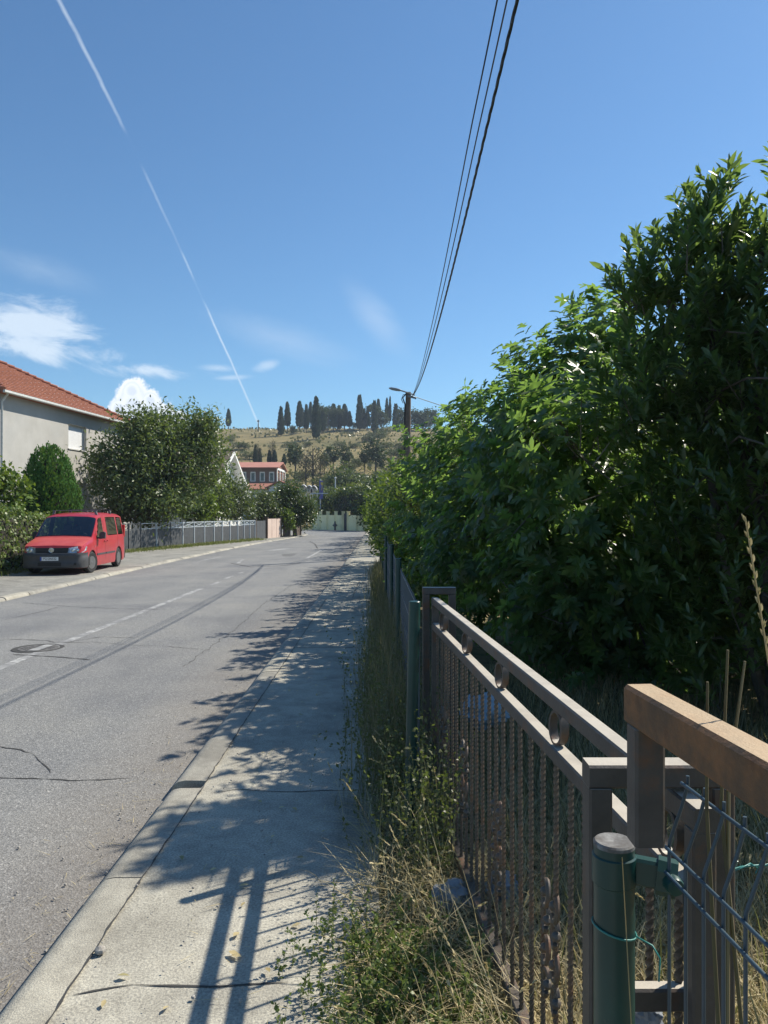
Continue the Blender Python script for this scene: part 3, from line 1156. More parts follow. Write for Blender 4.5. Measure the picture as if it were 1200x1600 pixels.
# welded wire mesh panel with folded ribs
px = lambda y: .415 + .085 * (1.12 - y)
panel = thing('wire_mesh_panel', 'dark blue-green welded wire mesh fence panel with folded ribs beside the rusty bar', 'fence', (px(.6), .6, 0))
rz = [1.303, 1.213, 1.176, .70, .665, .20, .165]
off = {1.303: .027, 1.213: 0, 1.176: 0}
prof = [(.027, 1.316), (.027, 1.303), (.018, 1.27), (.001, 1.222), (0, 1.213), (0, 1.176), (0, .80), (.027, .74), (.027, .72), (0, .665), (0, .26), (.027, .22), (0, .165), (0, .10)]
vert = None
for i in range(21):
    y = 1.118 - i * .05
    if vert is None:
        b = MB()
        b.tube([(a, 0, z) for a, z in prof], .0026, 8)
        vert = b.build('upright_wire', M_MESH, None, 60)
        o = vert
    else:
        o = vert.copy()
        COL.objects.link(o)
    o.parent = panel
    o.location = Vector((px(y), y, 0)) - panel.location
for (a, z) in ((.027, 1.303), (0, 1.213), (0, 1.176), (0, .80), (.027, .73), (0, .665), (0, .26), (.027, .22), (0, .165)):
    b = MB()
    b.tube([(px(1.125) + a - .006, 1.125, z), (px(.10) + a - .006, .10, z)], .0028, 8)
    b.build('cross_wire', M_MESH, panel, 60)
# rusty twisted scrap bar and barbed strand behind the gate frame
scr = tag(twist_bar(-.02, .80, .015, 6).build('iron_stake', M_BALU, None, 20), 'short twisted iron stake standing in straw behind the thick green post', 'stake')
scr.location = (.492, 1.47, 0)
b = MB()
pts = [(.60 + .3 * t, 1.42 + .25 * t + .02 * math.sin(7 * t), .985 + .012 * math.sin(5 * t)) for t in [k / 14 for k in range(15)]]
b.tube(pts, .0022, 6)
b.tube([(p[0], p[1] + .006 * math.sin(i * 2), p[2] + .008 * math.cos(i * 2.2)) for i, p in enumerate(pts)], .0016, 6)
for k in range(5):
    q = Vector(pts[1 + k * 3 % 13])
    b.tube([q + Vector((-.006, 0, -.016)), q + Vector((.004, .004, 0)), q + Vector((.008, -.003, .018))], .0014, 5)
tag(b.build('tie_wire', M_TIEW, None, 60), 'turquoise twisted wire strand stretched from the near gate frame into the grass', 'wire')

# posts and mesh of the fence that carries on past the gate
pipe_post('fence_post', 'slim dark green post leaning beside the far end of the iron gate', .130, 4.0, .030, 1.232, (.03, 0), False)


def fx(y):
    return .17 - .014 * (y - 4)


far_posts = [(6.9, .028, 1.28, 'green fence post half hidden by weeds just beyond the iron gate'), (9.4, .026, 1.30, 'green fence post in the fig leaves, second one past the gate'),
             (13.5, .026, 1.32, 'green fence post along the pavement, third one past the gate'), (18.5, .026, 1.32, 'green fence post under the shrubs, fourth one past the gate'),
             (24.0, .03, 1.42, 'pale bracketed post at the far end of the shaded pavement')]
for (y, r, zt, lab) in far_posts:
    t = pipe_post('fence_post', lab, fx(y), y, r, zt, (0, 0), False)
    if y > 20:
        b = MB()
        b.tube([(fx(y), y - .01, 1.40), (fx(y) - .08, y - .02, 1.47), (fx(y) + .12, y, 1.46)], .02, 8)
        b.build('bracket', plain('pale_metal', (.35, .42, .45), .4), t, 40)
ys = [4.05, 6.9, 9.4, 13.5, 18.5, 24]
lab2 = ['between the gate and the first post beyond it', 'behind tall weeds after the first post', 'under the fig leaves', 'beside the dark shrubs', 'at the far shaded end']
for i in range(5):
    y0, y1 = ys[i] + .04, ys[i + 1] - .04
    b = MB()
    n = int((y1 - y0) / (.06 if y0 < 9 else .12))
    for k in range(n + 1):
        y = y0 + (y1 - y0) * k / n
        b.tube([(fx(y) + .02, y, .02), (fx(y) + .02, y, 1.2)], .0026 if y0 < 9 else .004, 5)
    for z in (.1, .3, .34, .6, .8, .84, 1.0, 1.18):
        b.tube([(fx(y0) + .016, y0, z), (fx(y1) + .016, y1, z)], .003, 5)
    tag(b.build('wire_mesh_panel', M_MESH, None, 60), 'green wire mesh panel ' + lab2[i], 'fence', 'mesh panels past the gate')

# ------------------------------------------------------------------ the utility pole, its lamp, the cables
M_WOOD = surf('weathered_pole', [(.3, (.075, .06, .05)), (.6, (.15, .12, .10)), (.75, (.20, .17, .15))], 3, .85, bump=.3, bump_scale=40)
M_CABLE = plain('black_cable', (.018, .019, .022), .5)
M_LAMPM = plain('grey_lamp_metal', (.20, .22, .24), .4, .4)
PX, PY, PT = .95, 30.0, 6.38
pole = thing('utility_pole', 'brown wooden utility pole carrying a street lamp arm and overhead cables', 'utility pole', (PX, PY, 0))
b = MB()
b.tube([(PX - .06, PY, -.2), (PX - .03, PY, 3), (PX, PY, PT)], [.14, .125, .105], 14)
b.build('shaft', M_WOOD, pole, 40)
b = MB()
b.tube([(PX - .17, PY - .02, 2.2), (PX - .15, PY - .03, 5.2), (PX - .13, PY - .05, 5.9), (PX - .22, PY - .05, 6.15), (PX - .1, PY - .08, 6.3)], .025, 6)
b.tube([(PX - .2, PY, 5.95), (PX - .27, PY, 6.1), (PX - .2, PY, 6.28), (PX, PY - .08, 6.3)], .014, 6)
b.build('service_cable', M_CABLE, pole, 50)
lm = MB()
lm.tube([(PX + .25, PY, 6.27), (PX - .05, PY - .12, 6.35), (PX - .28, PY - .14, 6.42)], .028, 8)
la = lm.build('lamp_arm', M_LAMPM, pole, 40)
lm = MB()
prof_l = [(0, .02), (.08, .045), (.22, .06), (.40, .055), (.5, .02)]
for k in range(len(prof_l) - 1):
    (a0, r0), (a1, r1) = prof_l[k], prof_l[k + 1]
    p0 = (PX - .26 - a0, PY - .14, 6.42 + a0 * .2)
    p1 = (PX - .26 - a1, PY - .14, 6.42 + a1 * .2)
    lm.tube([p0, p1], [r0, r1], 10, caps=True)
lm.build('lamp_head', M_LAMPM, pole, 40)
b = MB()
b.bar((PX - .02, PY - .13, 6.2), (PX + .3, PY - .13, 6.12), .05, .06)
for k in (0, 1, 2):
    b.lathe((PX + .12 + .08 * k, PY - .14, 6.14 - .03 * k), [(.01, 0), (.03, .02), (.022, .05), (.03, .07), (.012, .10)], 8)
b.build('insulator_bracket', M_LAMPM, pole, 40)
gy = MB()
gy.tube([(PX - .05, PY, 5.0), (-.2, 46, -.1)], .018, 6)
gy.tube([(PX - .05, PY, 4.7), (-.12, 45, -.1)], .018, 6)
gy.build('stay_wire', M_CABLE, pole, 50)
# second pole behind the viewer that the cables run to
pole2 = thing('utility_pole', 'brown wooden utility pole standing beside the near fence behind the viewer', 'utility pole', (1.9, -4.0, 0))
b = MB()
b.tube([(1.9, -4, -.2), (1.9, -4, 7.6)], [.14, .11], 14)
b.build('shaft', M_WOOD, pole2, 40)


def cable(off_x, off_z, rad, sagz, label, twist=False):
    b = MB()
    pts = []
    for k in range(61):
        y = PY - (PY + 4.0) * k / 60
        z = 5.32 + .0041 * (y - 15.5) ** 2 + off_z * max(.12, min(1, (PY - y) / 12)) + sagz
        x = PX + .12 + .08 * (1 - (y / PY)) + off_x * max(.05, min(1, (PY - y) / 22))
        pts.append((x, y, z))
    if not twist:
        b.tube(pts, rad, 6)
    else:
        for ph in (0, 2.09, 4.19):
            pp_ = []
            for k in range(len(pts) - 1):
                for q in range(6):
                    t = q / 6
                    p = Vector(pts[k]).lerp(Vector(pts[k + 1]), t)
                    a = (k * 6 + q) * .75 + ph
                    pp_.append(p + Vector((math.cos(a), 0, math.sin(a))) * rad * .5)
            b.tube(pp_, rad * .6, 5)
    return tag(b.build('overhead_cable', M_CABLE, None, 60), label, 'cable', 'overhead cables')


cable(-.095, 0, .015, 0, 'thick twisted black overhead cable, rightmost of the three', True)
cable(-.155, .09, .0072, 0, 'thin black overhead cable in the middle of the three')
cable(-.225, .13, .0072, 0, 'thin black overhead cable, leftmost of the three')
b = MB()
b.tube([(PX + .25, PY, 6.2), (PX + 1.6, PY + .6, 5.85), (PX + 4.0, PY + 1.5, 5.6), (PX + 9, PY + 3, 5.9)], .014, 6)
tag(b.build('overhead_cable', M_CABLE, None, 60), 'thin cable leaving the pole to the right behind the fig leaves', 'cable', 'overhead cables')

# ================================================================== THE RED VAN
M_RED = surf('faded_red_paint', [(.3, (.36, .016, .028)), (.7, (.45, .028, .038))], 2.2, .36, spec=.5, coat=.4, second=(1.6, (.34, .04, .04), .5, .75))
M_HOOD = surf('bleached_red_paint', [(.3, (.44, .05, .045)), (.7, (.55, .10, .08))], 2.5, .45, spec=.5, coat=.2)
M_GLASS, ng, og = new_mat('tinted_glass')
tg = ng.nodes.new('ShaderNodeBsdfTransparent')
tg.inputs[0].default_value = (.50, .56, .54, 1)
gg = ng.nodes.new('ShaderNodeBsdfGlossy')
gg.inputs['Roughness'].default_value = .03
gg.inputs['Color'].default_value = (.9, .95, 1, 1)
fr = ng.nodes.new('ShaderNodeFresnel')
fr.inputs['IOR'].default_value = 1.6
mg = ng.nodes.new('ShaderNodeMixShader')
ng.links.new(math_n(ng, 'ADD', math_n(ng, 'MULTIPLY', fr.outputs[0], 1.3), .04, clamp=True), mg.inputs[0])
ng.links.new(tg.outputs[0], mg.inputs[1])
ng.links.new(gg.outputs[0], mg.inputs[2])
ng.links.new(mg.outputs[0], og.inputs[0])


def lined(m, inner):
    """Give the inside of a sheet its own dark lining."""
    n_ = m.node_tree
    o_ = next(k for k in n_.nodes if k.type == 'OUTPUT_MATERIAL')
    src = o_.inputs[0].links[0].from_socket
    d_ = n_.nodes.new('ShaderNodeBsdfDiffuse')
    d_.inputs[0].default_value = (*inner, 1)
    g_ = n_.nodes.new('ShaderNodeNewGeometry')
    m_ = n_.nodes.new('ShaderNodeMixShader')
    n_.links.new(g_.outputs['Backfacing'], m_.inputs[0])
    n_.links.new(src, m_.inputs[1])
    n_.links.new(d_.outputs[0], m_.inputs[2])
    n_.links.new(m_.outputs[0], o_.inputs[0])


lined(M_RED, (.07, .07, .07))
lined(M_HOOD, (.05, .05, .05))
M_PLAST = plain('grey_bumper_plastic', (.055, .057, .062), .6)
M_BLACK = plain('black_rubber', (.018, .018, .018), .8)
M_CHROME = plain('chrome', (.62, .64, .66), .18, .9)
M_RIM = plain('steel_rim', (.17, .17, .17), .5, .5)
M_LENS = surf('headlamp_lens', [(.35, (.22, .25, .28)), (.6, (.55, .60, .65)), (.7, (.80, .83, .86))], 16, .06, .25, spec=.9, coat=1)
M_WHITE = plain('white_plate', (.75, .75, .74), .5)
M_DARKT = plain('dark_lettering', (.02, .02, .025), .6)
M_BLUEP = plain('plate_blue', (.03, .08, .40), .5)

van = thing('parked_van', 'faded red small van with grey bumpers and roof bars parked on the left pavement', 'van', (0, 0, 0))
WB, FO, WR = 2.68, .88, .315
YR = FO + WB
# station: y, z_bottom, half width, belt z, shoulder half width, z at roof side, roof half width, z top
ST = [(.00, .22, .62, .50, .62, .585, .58, .60), (.03, .20, .74, .52, .74, .60, .70, .625), (.09, .19, .80, .66, .79, .72, .72, .74),
      (.16, .19, .845, .74, .82, .82, .74, .85), (.28, .19, .868, .80, .84, .875, .74, .905), (.50, .19, .885, .86, .85, .935, .72, .965),
      (.72, .19, .893, .90, .85, .985, .70, 1.015), (.93, .19, .897, .945, .85, 1.035, .68, 1.07), (1.02, .19, .899, .965, .85, 1.11, .68, 1.15),
      (1.2, .19, .90, .975, .84, 1.27, .67, 1.325), (1.4, .19, .90, .98, .82, 1.45, .655, 1.52), (1.58, .19, .90, .985, .79, 1.61, .64, 1.685), (1.72, .19, .90, .99, .775, 1.68, .63, 1.755),
      (2.0, .19, .90, .995, .77, 1.705, .62, 1.795), (2.5, .19, .90, 1.0, .768, 1.72, .62, 1.82), (3.0, .19, .90, 1.0, .765, 1.72, .62, 1.822), (3.6, .19, .90, 1.0, .76, 1.715, .61, 1.815),
      (4.1, .20, .895, 1.0, .755, 1.70, .60, 1.795), (4.25, .22, .88, 1.0, .745, 1.68, .59, 1.77), (4.36, .26, .85, 1.0, .72, 1.60, .56, 1.69), (4.40, .30, .80, 1.0, .68, 1.45, .54, 1.50)]


def st_at(y):
    for a, b_ in zip(ST, ST[1:]):
        if y <= b_[0]:
            t = max(0, (y - a[0]) / (b_[0] - a[0]))
            return [p + (q - p) * t for p, q in zip(a, b_)]
    return list(ST[-1])


ARCH = .385


def arch_z(y):
    z = 0
    for yc2 in (FO, YR):
        dd = abs(y - yc2)
        if dd < ARCH:
            z = max(z, WR + math.sqrt(ARCH * ARCH - dd * dd) * .98)
    return z


def ring_at(y):
    _, zb, w, zbelt, ws, zs, wr, zt = st_at(y)
    za = max(zb, arch_z(y))
    zlow = max(zb + .08, za)
    zm = max(zlow + .01, min(.62, zbelt - .02))
    return [(0, zb), (w * .80, zb), (w * .80, max(zb, za)), (w * .97, za), (w * .995, zlow), (w, zm), (w * .985, max(zm + .01, zbelt)), (ws, zs), ((ws * .35 + wr * .65), zs + (zt - zs) * .62), (wr * .8, zt - .004), (0, zt + .01)]


def surf_pt(y, s, off=0.0):
    rg = ring_at(y)
    i = min(int(s), len(rg) - 2)
    t = s - i
    p = Vector((rg[i][0] + (rg[i + 1][0] - rg[i][0]) * t, y, rg[i][1] + (rg[i + 1][1] - rg[i][1]) * t))
    if off:
        e = .01
        a = surf_pt(y + e, s) - surf_pt(max(0, y - e), s)
        b2 = surf_pt(y, min(s + .02, 9.99)) - surf_pt(y, max(0, s - .02))
        n = a.cross(b2)
        if n.length > 1e-9:
            n.normalize()
            if n.x * p.x < 0 and abs(n.x) > .3 or (n.z < 0 and s > 7.5):
                n = -n
            p += n * off
    return p


OPEN = [(1.30, 2.02, 1.72, 2.02, 6.12, 6.94), (2.40, 3.45, 2.44, 3.42, 6.12, 6.94), (3.58, 4.14, 3.58, 4.08, 6.12, 6.94)]
ys_ = sorted(set([a[0] for a in ST] + [FO + ARCH * math.cos(k * math.pi / 14) for k in range(15)] + [YR + ARCH * math.cos(k * math.pi / 14) for k in range(15)] +
                 [.985, 1.60, 1.30, 1.405, 1.51, 1.615, 2.02, 2.42, 3.44, 3.58, 4.11]))
SL_ = sorted(set(list(range(11)) + [6.12, 6.325, 6.53, 6.735, 6.94, 7.25]))
NR = len(SL_)
body = MB()
vs, fs, mi = [], [], []
for y in ys_:
    rg = [surf_pt(y, min(q, 9.9999)) for q in SL_]
    full = [(p.x, y, p.z) for p in rg] + [(-p.x, y, p.z) for p in reversed(rg[1:-1])]
    vs += full
K = 2 * NR - 2


def is_open(yc_, sc__):
    if 7.25 < sc__ < 10 and .985 < yc_ < 1.60:
        return True
    for (a0, a1, b0, b1, s0, s1) in OPEN:
        if s0 < sc__ < s1:
            t = (sc__ - s0) / (s1 - s0)
            if a0 + (b0 - a0) * t - .03 < yc_ < a1 + (b1 - a1) * t + .03:
                return True
    return False


for i in range(len(ys_) - 1):
    for j in range(K):
        jj = min(j, K - 1 - j)
        sm = (SL_[jj] + SL_[jj + 1]) / 2
        if is_open((ys_[i] + ys_[i + 1]) / 2, sm):
            continue
        fs.append((i * K + j, i * K + (j + 1) % K, (i + 1) * K + (j + 1) % K, (i + 1) * K + j))
        mi.append(1 if .1 < ys_[i] < .95 and sm > 7 else 0)
fs += [tuple(reversed(range(K))), tuple(range((len(ys_) - 1) * K, len(ys_) * K))]
mi += [0, 0]
body.v, body.f, body.m = vs, fs, mi
body.build('body', [M_RED, M_HOOD], van, 28)


def patch(name, cells, m, off=.004, mirror=True, thick=0.0, parent=van, smooth=40, both=True):
    """cells: list of (y, s) grid rows laid on the body's surface."""
    for sg in ((1, -1) if both else (1,)):
        b = MB()
        vs_, fs_ = [], []
        nr, ncol = len(cells), len(cells[0])
        for row in cells:
            for y, s in row:
                p = surf_pt(y, s, off)
                vs_.append((p.x * sg, p.y, p.z))
        for i in range(nr - 1):
            for j in range(ncol - 1):
                fs_.append((i * ncol + j, i * ncol + j + 1, (i + 1) * ncol + j + 1, (i + 1) * ncol + j))
        b.add(vs_, fs_)
        b.build(name, m, parent, smooth, fix=False)


def grid_patch(y00, y01, y10, y11, s0, s1, n=8, k=4):
    """Quad between lower edge (y00..y01 at s0) and upper edge (y10..y11 at s1)."""
    rows_ = []
    for i in range(k + 1):
        t = i / k
        a, b2 = y00 + (y10 - y00) * t, y01 + (y11 - y01) * t
        rows_.append([(a + (b2 - a) * j / n, s0 + (s1 - s0) * t) for j in range(n + 1)])
    return rows_


# windscreen across the whole front: built from the roof points of the stations
b = MB()
yy_ = [.985 + (1.60 - .985) * k / 10 for k in range(11)]
cols_ = [7.25, 7.6, 8.0, 8.5, 9.0, 9.4, 9.8, 10.0]
vs_, fs_ = [], []
for y in yy_:
    rowp = [surf_pt(y, min(s, 9.995)) + Vector((0, -.006, .006)) for s in cols_]
    full = [(p.x, p.y, p.z) for p in rowp] + [(-p.x, p.y, p.z) for p in reversed(rowp[:-1])]
    vs_ += full
w_ = 2 * len(cols_) - 1
for i in range(len(yy_) - 1):
    for j in range(w_ - 1):
        fs_.append((i * w_ + j, i * w_ + j + 1, (i + 1) * w_ + j + 1, (i + 1) * w_ + j))
b.add(vs_, fs_)
ws = b.build('windscreen', M_GLASS, van, 50)
b = MB()
for sg in (-1, 1):
    b.tube([(sg * .05 + .25 * sg, .975, 1.095), (sg * .05 - .2 * sg, 1.0, 1.13), (sg * .35 - sg * .8, 1.02, 1.145)], .008, 5)
b.build('wiper', M_BLACK, ws, 50)
# side windows
patch('front_side_window', grid_patch(1.30, 2.02, 1.72, 2.02, 6.12, 6.94), M_GLASS, .006)
patch('rear_side_window', grid_patch(2.40, 3.45, 2.44, 3.42, 6.15, 6.92), M_GLASS, .006)
patch('quarter_window', grid_patch(3.58, 4.14, 3.58, 4.08, 6.15, 6.90), M_GLASS, .006)
M_SEAT = plain('seat_cloth', (.06, .06, .065), .9)
b = MB()
b.box(-.70, .70, 1.0, 4.2, .32, .36)
b.box(-.70, .70, 1.02, 1.34, .72, .96, bev=.05)
b.build('dashboard', M_PLAST, van, 40)
for sx in (-.38, .38):
    b = MB()
    b.box(sx - .25, sx + .25, 1.75, 2.25, .45, .62, bev=.05)
    b.bar((sx, 2.22, .60), (sx, 2.42, 1.25), .48, .13, bev=.04, up=(0, 1, 0))
    b.bar((sx, 2.40, 1.27), (sx, 2.44, 1.46), .26, .10, bev=.03, up=(0, 1, 0))
    b.build('seat', M_SEAT, van, 40)
b = MB()
b.box(-.62, .62, 2.75, 3.15, .45, .62, bev=.05)
b.bar((0, 3.12, .6), (0, 3.28, 1.22), 1.2, .13, bev=.04, up=(0, 1, 0))
for sx in (-.4, .4):
    b.bar((sx, 3.28, 1.24), (sx, 3.31, 1.38), .24, .09, bev=.03, up=(0, 1, 0))
b.build('rear_bench', M_SEAT, van, 40)
b = MB()
b.tube([(.38 + .19 * math.cos(a), 1.52 - .07 * math.sin(a), 1.02 + .17 * math.sin(a)) for a in [k * math.pi / 10 for k in range(21)]], .016, 6)
b.bar((.38, 1.52, 1.02), (.38, 1.25, .92), .06, .06)
b.build('steering_wheel', M_BLACK, van, 50)
b = MB()
b.box(-.09, .09, 1.56, 1.58, 1.50, 1.57, bev=.01)
b.build('rear_view_mirror', M_BLACK, van, 40)
# door seams, rubbing strip, handles
seam = plain('seam', (.06, .008, .01), .7)


def rib(name, y0, y1, s0, s1, m, off=.004, parent=van):
    return patch(name, [[(y0 + (y1 - y0) * j / 10, s0) for j in range(11)], [(y0 + (y1 - y0) * j / 10, s1) for j in range(11)]], m, off, parent=parent)


for y in (1.27, 2.13, 3.46):
    for sg in (-1, 1):
        b = MB()
        vv = []
        for k in range(11):
            s = 4.2 + k * .26
            for e in (-.006, .006):
                p = surf_pt(y + e, s, .0035)
                vv.append((p.x * sg, p.y, p.z))
        b.add(vv, [(2 * k, 2 * k + 1, 2 * k + 3, 2 * k + 2) for k in range(10)])
        b.build('door_seam', seam, van, fix=False)
for sg in (-1, 1):
    for (a, c) in ((1.30, 2.10), (2.16, 3.10)):
        b = MB()
        b.box(min(sg * .885, sg * .915), max(sg * .885, sg * .915), a, c, .515, .565)
        b.build('rubbing_strip', M_PLAST, van)
for sg in (-1, 1):
    for y in (1.98, 2.25):
        b = MB()
        b.bar((sg * .915, y, .92), (sg * .915, y + .07, .925), .03, .035, bev=.008)
        b.build('door_handle', M_RED, van, 40)
b = MB()
b.lathe((.898, 1.12, .80), [(.001, 0), (.02, .003), (.02, .006), (.001, .008)], 10, 'x')
b.build('side_repeater', M_LENS, van, 40)
# mirrors
for sg in (1, -1):
    b = MB()
    b.tube([(sg * .84, 1.42, 1.03), (sg * .96, 1.40, 1.05)], .03, 8)
    prof_ = [(sg * .93, 1.39, 1.00), (sg * 1.10, 1.40, 1.02), (sg * 1.11, 1.40, 1.20), (sg * 1.05, 1.39, 1.235), (sg * .94, 1.39, 1.20)]
    b.prism(prof_, (0, .10, 0))
    b.build('wing_mirror', M_PLAST, van, 50)
# bumpers
b = MB()
half_b = [(.905, .50), (.912, .34), (.90, .20), (.86, .085), (.77, -.005), (.62, -.035), (.4, -.048)]
bst = [-a for a, _ in half_b] + [0] + [a for a, _ in reversed(half_b)]
bfy = [c for _, c in half_b] + [-.052] + [c for _, c in reversed(half_b)]
vs_, fs_ = [], []
pz = [(.03, .20), (-.012, .24), (-.02, .36), (-.012, .375), (-.012, .53), (-.022, .545), (-.02, .60), (.01, .64), (.08, .645)]
for x, fy in zip(bst, bfy):
    for oy, z in pz:
        q_ = min(1, max(0, (abs(x) - .70) / .2))
        vs_.append((x - math.copysign(oy * q_, x), fy + oy * (1 - q_), z))
k_ = len(pz)
for i in range(len(bst) - 1):
    for j in range(k_ - 1):
        fs_.append((i * k_ + j, i * k_ + j + 1, (i + 1) * k_ + j + 1, (i + 1) * k_ + j))
b.add(vs_, fs_)
bp = b.build('front_bumper', M_PLAST, van, 40)
b = MB()
b.box(-.36, .30, -.074, -.03, .27, .37)
b.box(.42, .72, -.045, .0, .29, .36)
b.build('air_intake', M_BLACK, bp)
b = MB()
for z in (.30, .335):
    b.box(-.35, .29, -.080, -.0745, z, z + .008)
    b.box(.43, .71, -.051, -.0455, z, z + .008)
b.build('intake_slat', M_PLAST, bp)
b = MB()
b.box(-.86, .86, 4.33, 4.44, .26, .58, bev=.03)
b.build('rear_bumper', M_PLAST, van, 40)
# grille between the lamps
b = MB()
b.prism([(-.50, .015, .645), (.50, .015, .645), (.52, .055, .79), (-.52, .055, .79)], (0, .05, 0))
gri = b.build('grille', M_BLACK, van)
b = MB()
for z in (.675, .715, .755):
    b.bar((-.5, .012 + (z - .645) * .27, z), (.5, .012 + (z - .645) * .27, z), .012, .014)
b.build('grille_bar', M_PLAST, gri)
# round emblem: a ring holding two stacked chevrons
b = MB()
c0 = Vector((0, -.002, .725))
b.tube([c0 + Vector((.068 * math.cos(a), -.008, .068 * math.sin(a))) for a in [k * math.pi / 12 for k in range(25)]], .008, 6)
for pts_ in ([(-.026, .058), (0, .008), (.026, .058)], [(-.056, .03), (-.03, -.05), (0, .0), (.03, -.05), (.056, .03)]):
    b.tube([c0 + Vector((x, -.010, z)) for x, z in pts_], .0065, 5)
b.lathe(c0, [(.066, -.002), (.066, -.004), (0, -.005)], 20, 'y')
b.build('round_badge', M_CHROME, gri, 50)
# headlamps wrap the corners
for sg in (1, -1):
    P_ = [(.46, .02, .645), (.70, .05, .645), (.845, .15, .655), (.880, .30, .70), (.872, .40, .815), (.79, .24, .845), (.66, .12, .825), (.48, .06, .79)]
    vs_ = [(sg * x, y - .012, z) for x, y, z in P_]
    ctr = (sg * .70, .075, .725)
    b = MB()
    b.add(vs_ + [ctr], [(i, (i + 1) % 8, 8) for i in range(8)])
    b.add([(x, y + .09, z) for x, y, z in vs_], [tuple(range(8))])
    b.add(vs_ + [(x, y + .09, z) for x, y, z in vs_], [(i, (i + 1) % 8, (i + 1) % 8 + 8, i + 8) for i in range(8)])
    hl = b.build('headlight', M_LENS, van, 30)
    b = MB()
    for (x, y, r) in ((.60, .045, .05), (.72, .075, .055)):
        b.lathe((sg * x, y, .722), [(r, 0), (r * .8, -.015), (r * .3, -.022), (0, -.024)], 14, 'y')
    b.build('bulb', M_CHROME, hl, 40)
# number plate
b = MB()
b.box(-.29, .23, -.092, -.080, .425, .535, bev=.004)
pl = b.build('number_plate', M_WHITE, van)
b = MB()
b.box(-.289, -.245, -.0945, -.0925, .427, .533)
b.build('blue_band', M_BLUEP, pl)


def text_mesh(body_, size, name, m, parent, M, sx=1.0):
    cu_ = bpy.data.curves.new('t', 'FONT')
    cu_.body = body_
    cu_.size = size
    cu_.extrude = .0006
    cu_.align_x = 'CENTER'
    cu_.align_y = 'CENTER'
    cu_.resolution_u = 3
    ob = bpy.data.objects.new('t', cu_)
    COL.objects.link(ob)
    dg = bpy.context.evaluated_depsgraph_get()
    me = bpy.data.meshes.new_from_object(ob.evaluated_get(dg))
    bpy.data.objects.remove(ob)
    bpy.data.curves.remove(cu_)
    me.transform(Matrix.Diagonal((sx, 1, 1, 1)))
    me.transform(M)
    me.materials.clear()
    me.materials.append(m)
    me.name = name
    return link_mesh(name, me, parent)


text_mesh('PG·DN532', .098, 'plate_lettering', M_DARKT, pl, Matrix.Translation((-.008, -.0935, .480)) @ Matrix.Rotation(R(90), 4, 'X'), .84)
# wheels, front pair turned a little
for (x, y, st_) in ((.80, FO, R(-14)), (-.80, FO, R(-14)), (.80, YR, 0), (-.80, YR, 0)):
    sg = 1 if x > 0 else -1
    b = MB()
    b.lathe((0, 0, 0), [(.20, -.085), (.285, -.095), (.31, -.07), (WR, -.03), (WR, .03), (.31, .07), (.285, .095), (.20, .085)], 28, 'x')
    wl = b.build('wheel', M_BLACK, None, 40)
    wl.parent = van
    wl.location = (x, y, WR)
    wl.rotation_euler = (0, 0, st_)
    b = MB()
    b.lathe((0, 0, 0), [(.192, .086 * sg), (.185, .070 * sg), (.17, .05 * sg), (.10, .065 * sg), (.07, .085 * sg), (.0, .088 * sg)], 24, 'x')
    for k in range(5):
        a = k * 1.2566
        b.lathe((.058 * sg, .13 * math.cos(a), .13 * math.sin(a)), [(.018, 0), (.018, .006 * sg), (0, .006 * sg)], 8, 'x')
    b.build('rim', M_RIM, wl, 40)
b = MB()
for x in (.36, -.86):
    for yc2 in (FO, YR):
        b.box(x, x + .5, yc2 - .38, yc2 + .38, .24, .68)
b.build('wheel_housing', M_BLACK, van)
# roof bars
for y in (1.95, 3.35):
    b = MB()
    zt = surf_pt(y, 9.9).z
    b.bar((-.70, y, zt + .085), (.70, y, zt + .085), .03, .022, bev=.006)
    for sg in (-1, 1):
        p = surf_pt(y, 8.0)
        b.prism([(sg * (p.x + .03), y - .035, p.z - .01), (sg * (p.x - .05), y - .035, p.z + .02), (sg * (p.x - .07), y - .035, zt + .075), (sg * (p.x - .01), y - .035, zt + .075)], (0, .07, 0))
    b.build('roof_bar', M_PLAST if y > 2 else M_RIM, van, 40)
b = MB()
b.tube([(.10, 4.1, 1.80), (.10, 4.28, 2.02)], .006, 5)
b.build('aerial', M_BLACK, van)
for sg in (-1, 1):
    b = MB()
    b.box(min(sg * .76, sg * .868), max(sg * .76, sg * .868), 4.28, 4.385, .98, 1.40, bev=.01)
    b.build('tail_light', plain('tail_lamp', (.35, .02, .02), .2), van, 40)
van.location = (-9.68, 22.35, LEFT_Z)
van.rotation_euler = (0, 0, R(2.8))

# ================================================================== LEFT SIDE: HOUSE, HEDGE, TREES, FENCE
M_RENDER = surf('grey_render', [(.3, (.37, .36, .335)), (.7, (.44, .43, .405))], 1.2, .9, bump=.15, bump_scale=60, second=(.35, (.36, .36, .35), .5, .75))
M_TILE, n2, o2 = new_mat('clay_tiles')
bt = node(n2, 'ShaderNodeBsdfPrincipled', Roughness=0.85)
g2 = n2.nodes.new('ShaderNodeNewGeometry')
t2 = n2.nodes.new('ShaderNodeTexCoord')
cc = ramp(n2, noise_fac(n2, 5, 6, .8, t2.outputs['Object']), [(.3, (.20, .072, .045)), (.5, (.30, .115, .07)), (.7, (.39, .165, .105))])
n2.links.new(cc, bt.inputs['Base Color'])
n2.links.new(bt.outputs[0], o2.inputs[0])
M_SHUT = plain('white_shutter', (.70, .71, .72), .5, var=.04)
M_WHITEW = surf('white_wall', [(.3, (.66, .66, .64)), (.7, (.78, .78, .76))], .8, .85)
M_GUTTER = plain('white_gutter', (.55, .55, .53), .5)
M_WINDOW = plain('dark_pane', (.03, .04, .05), .08, 0, .8)
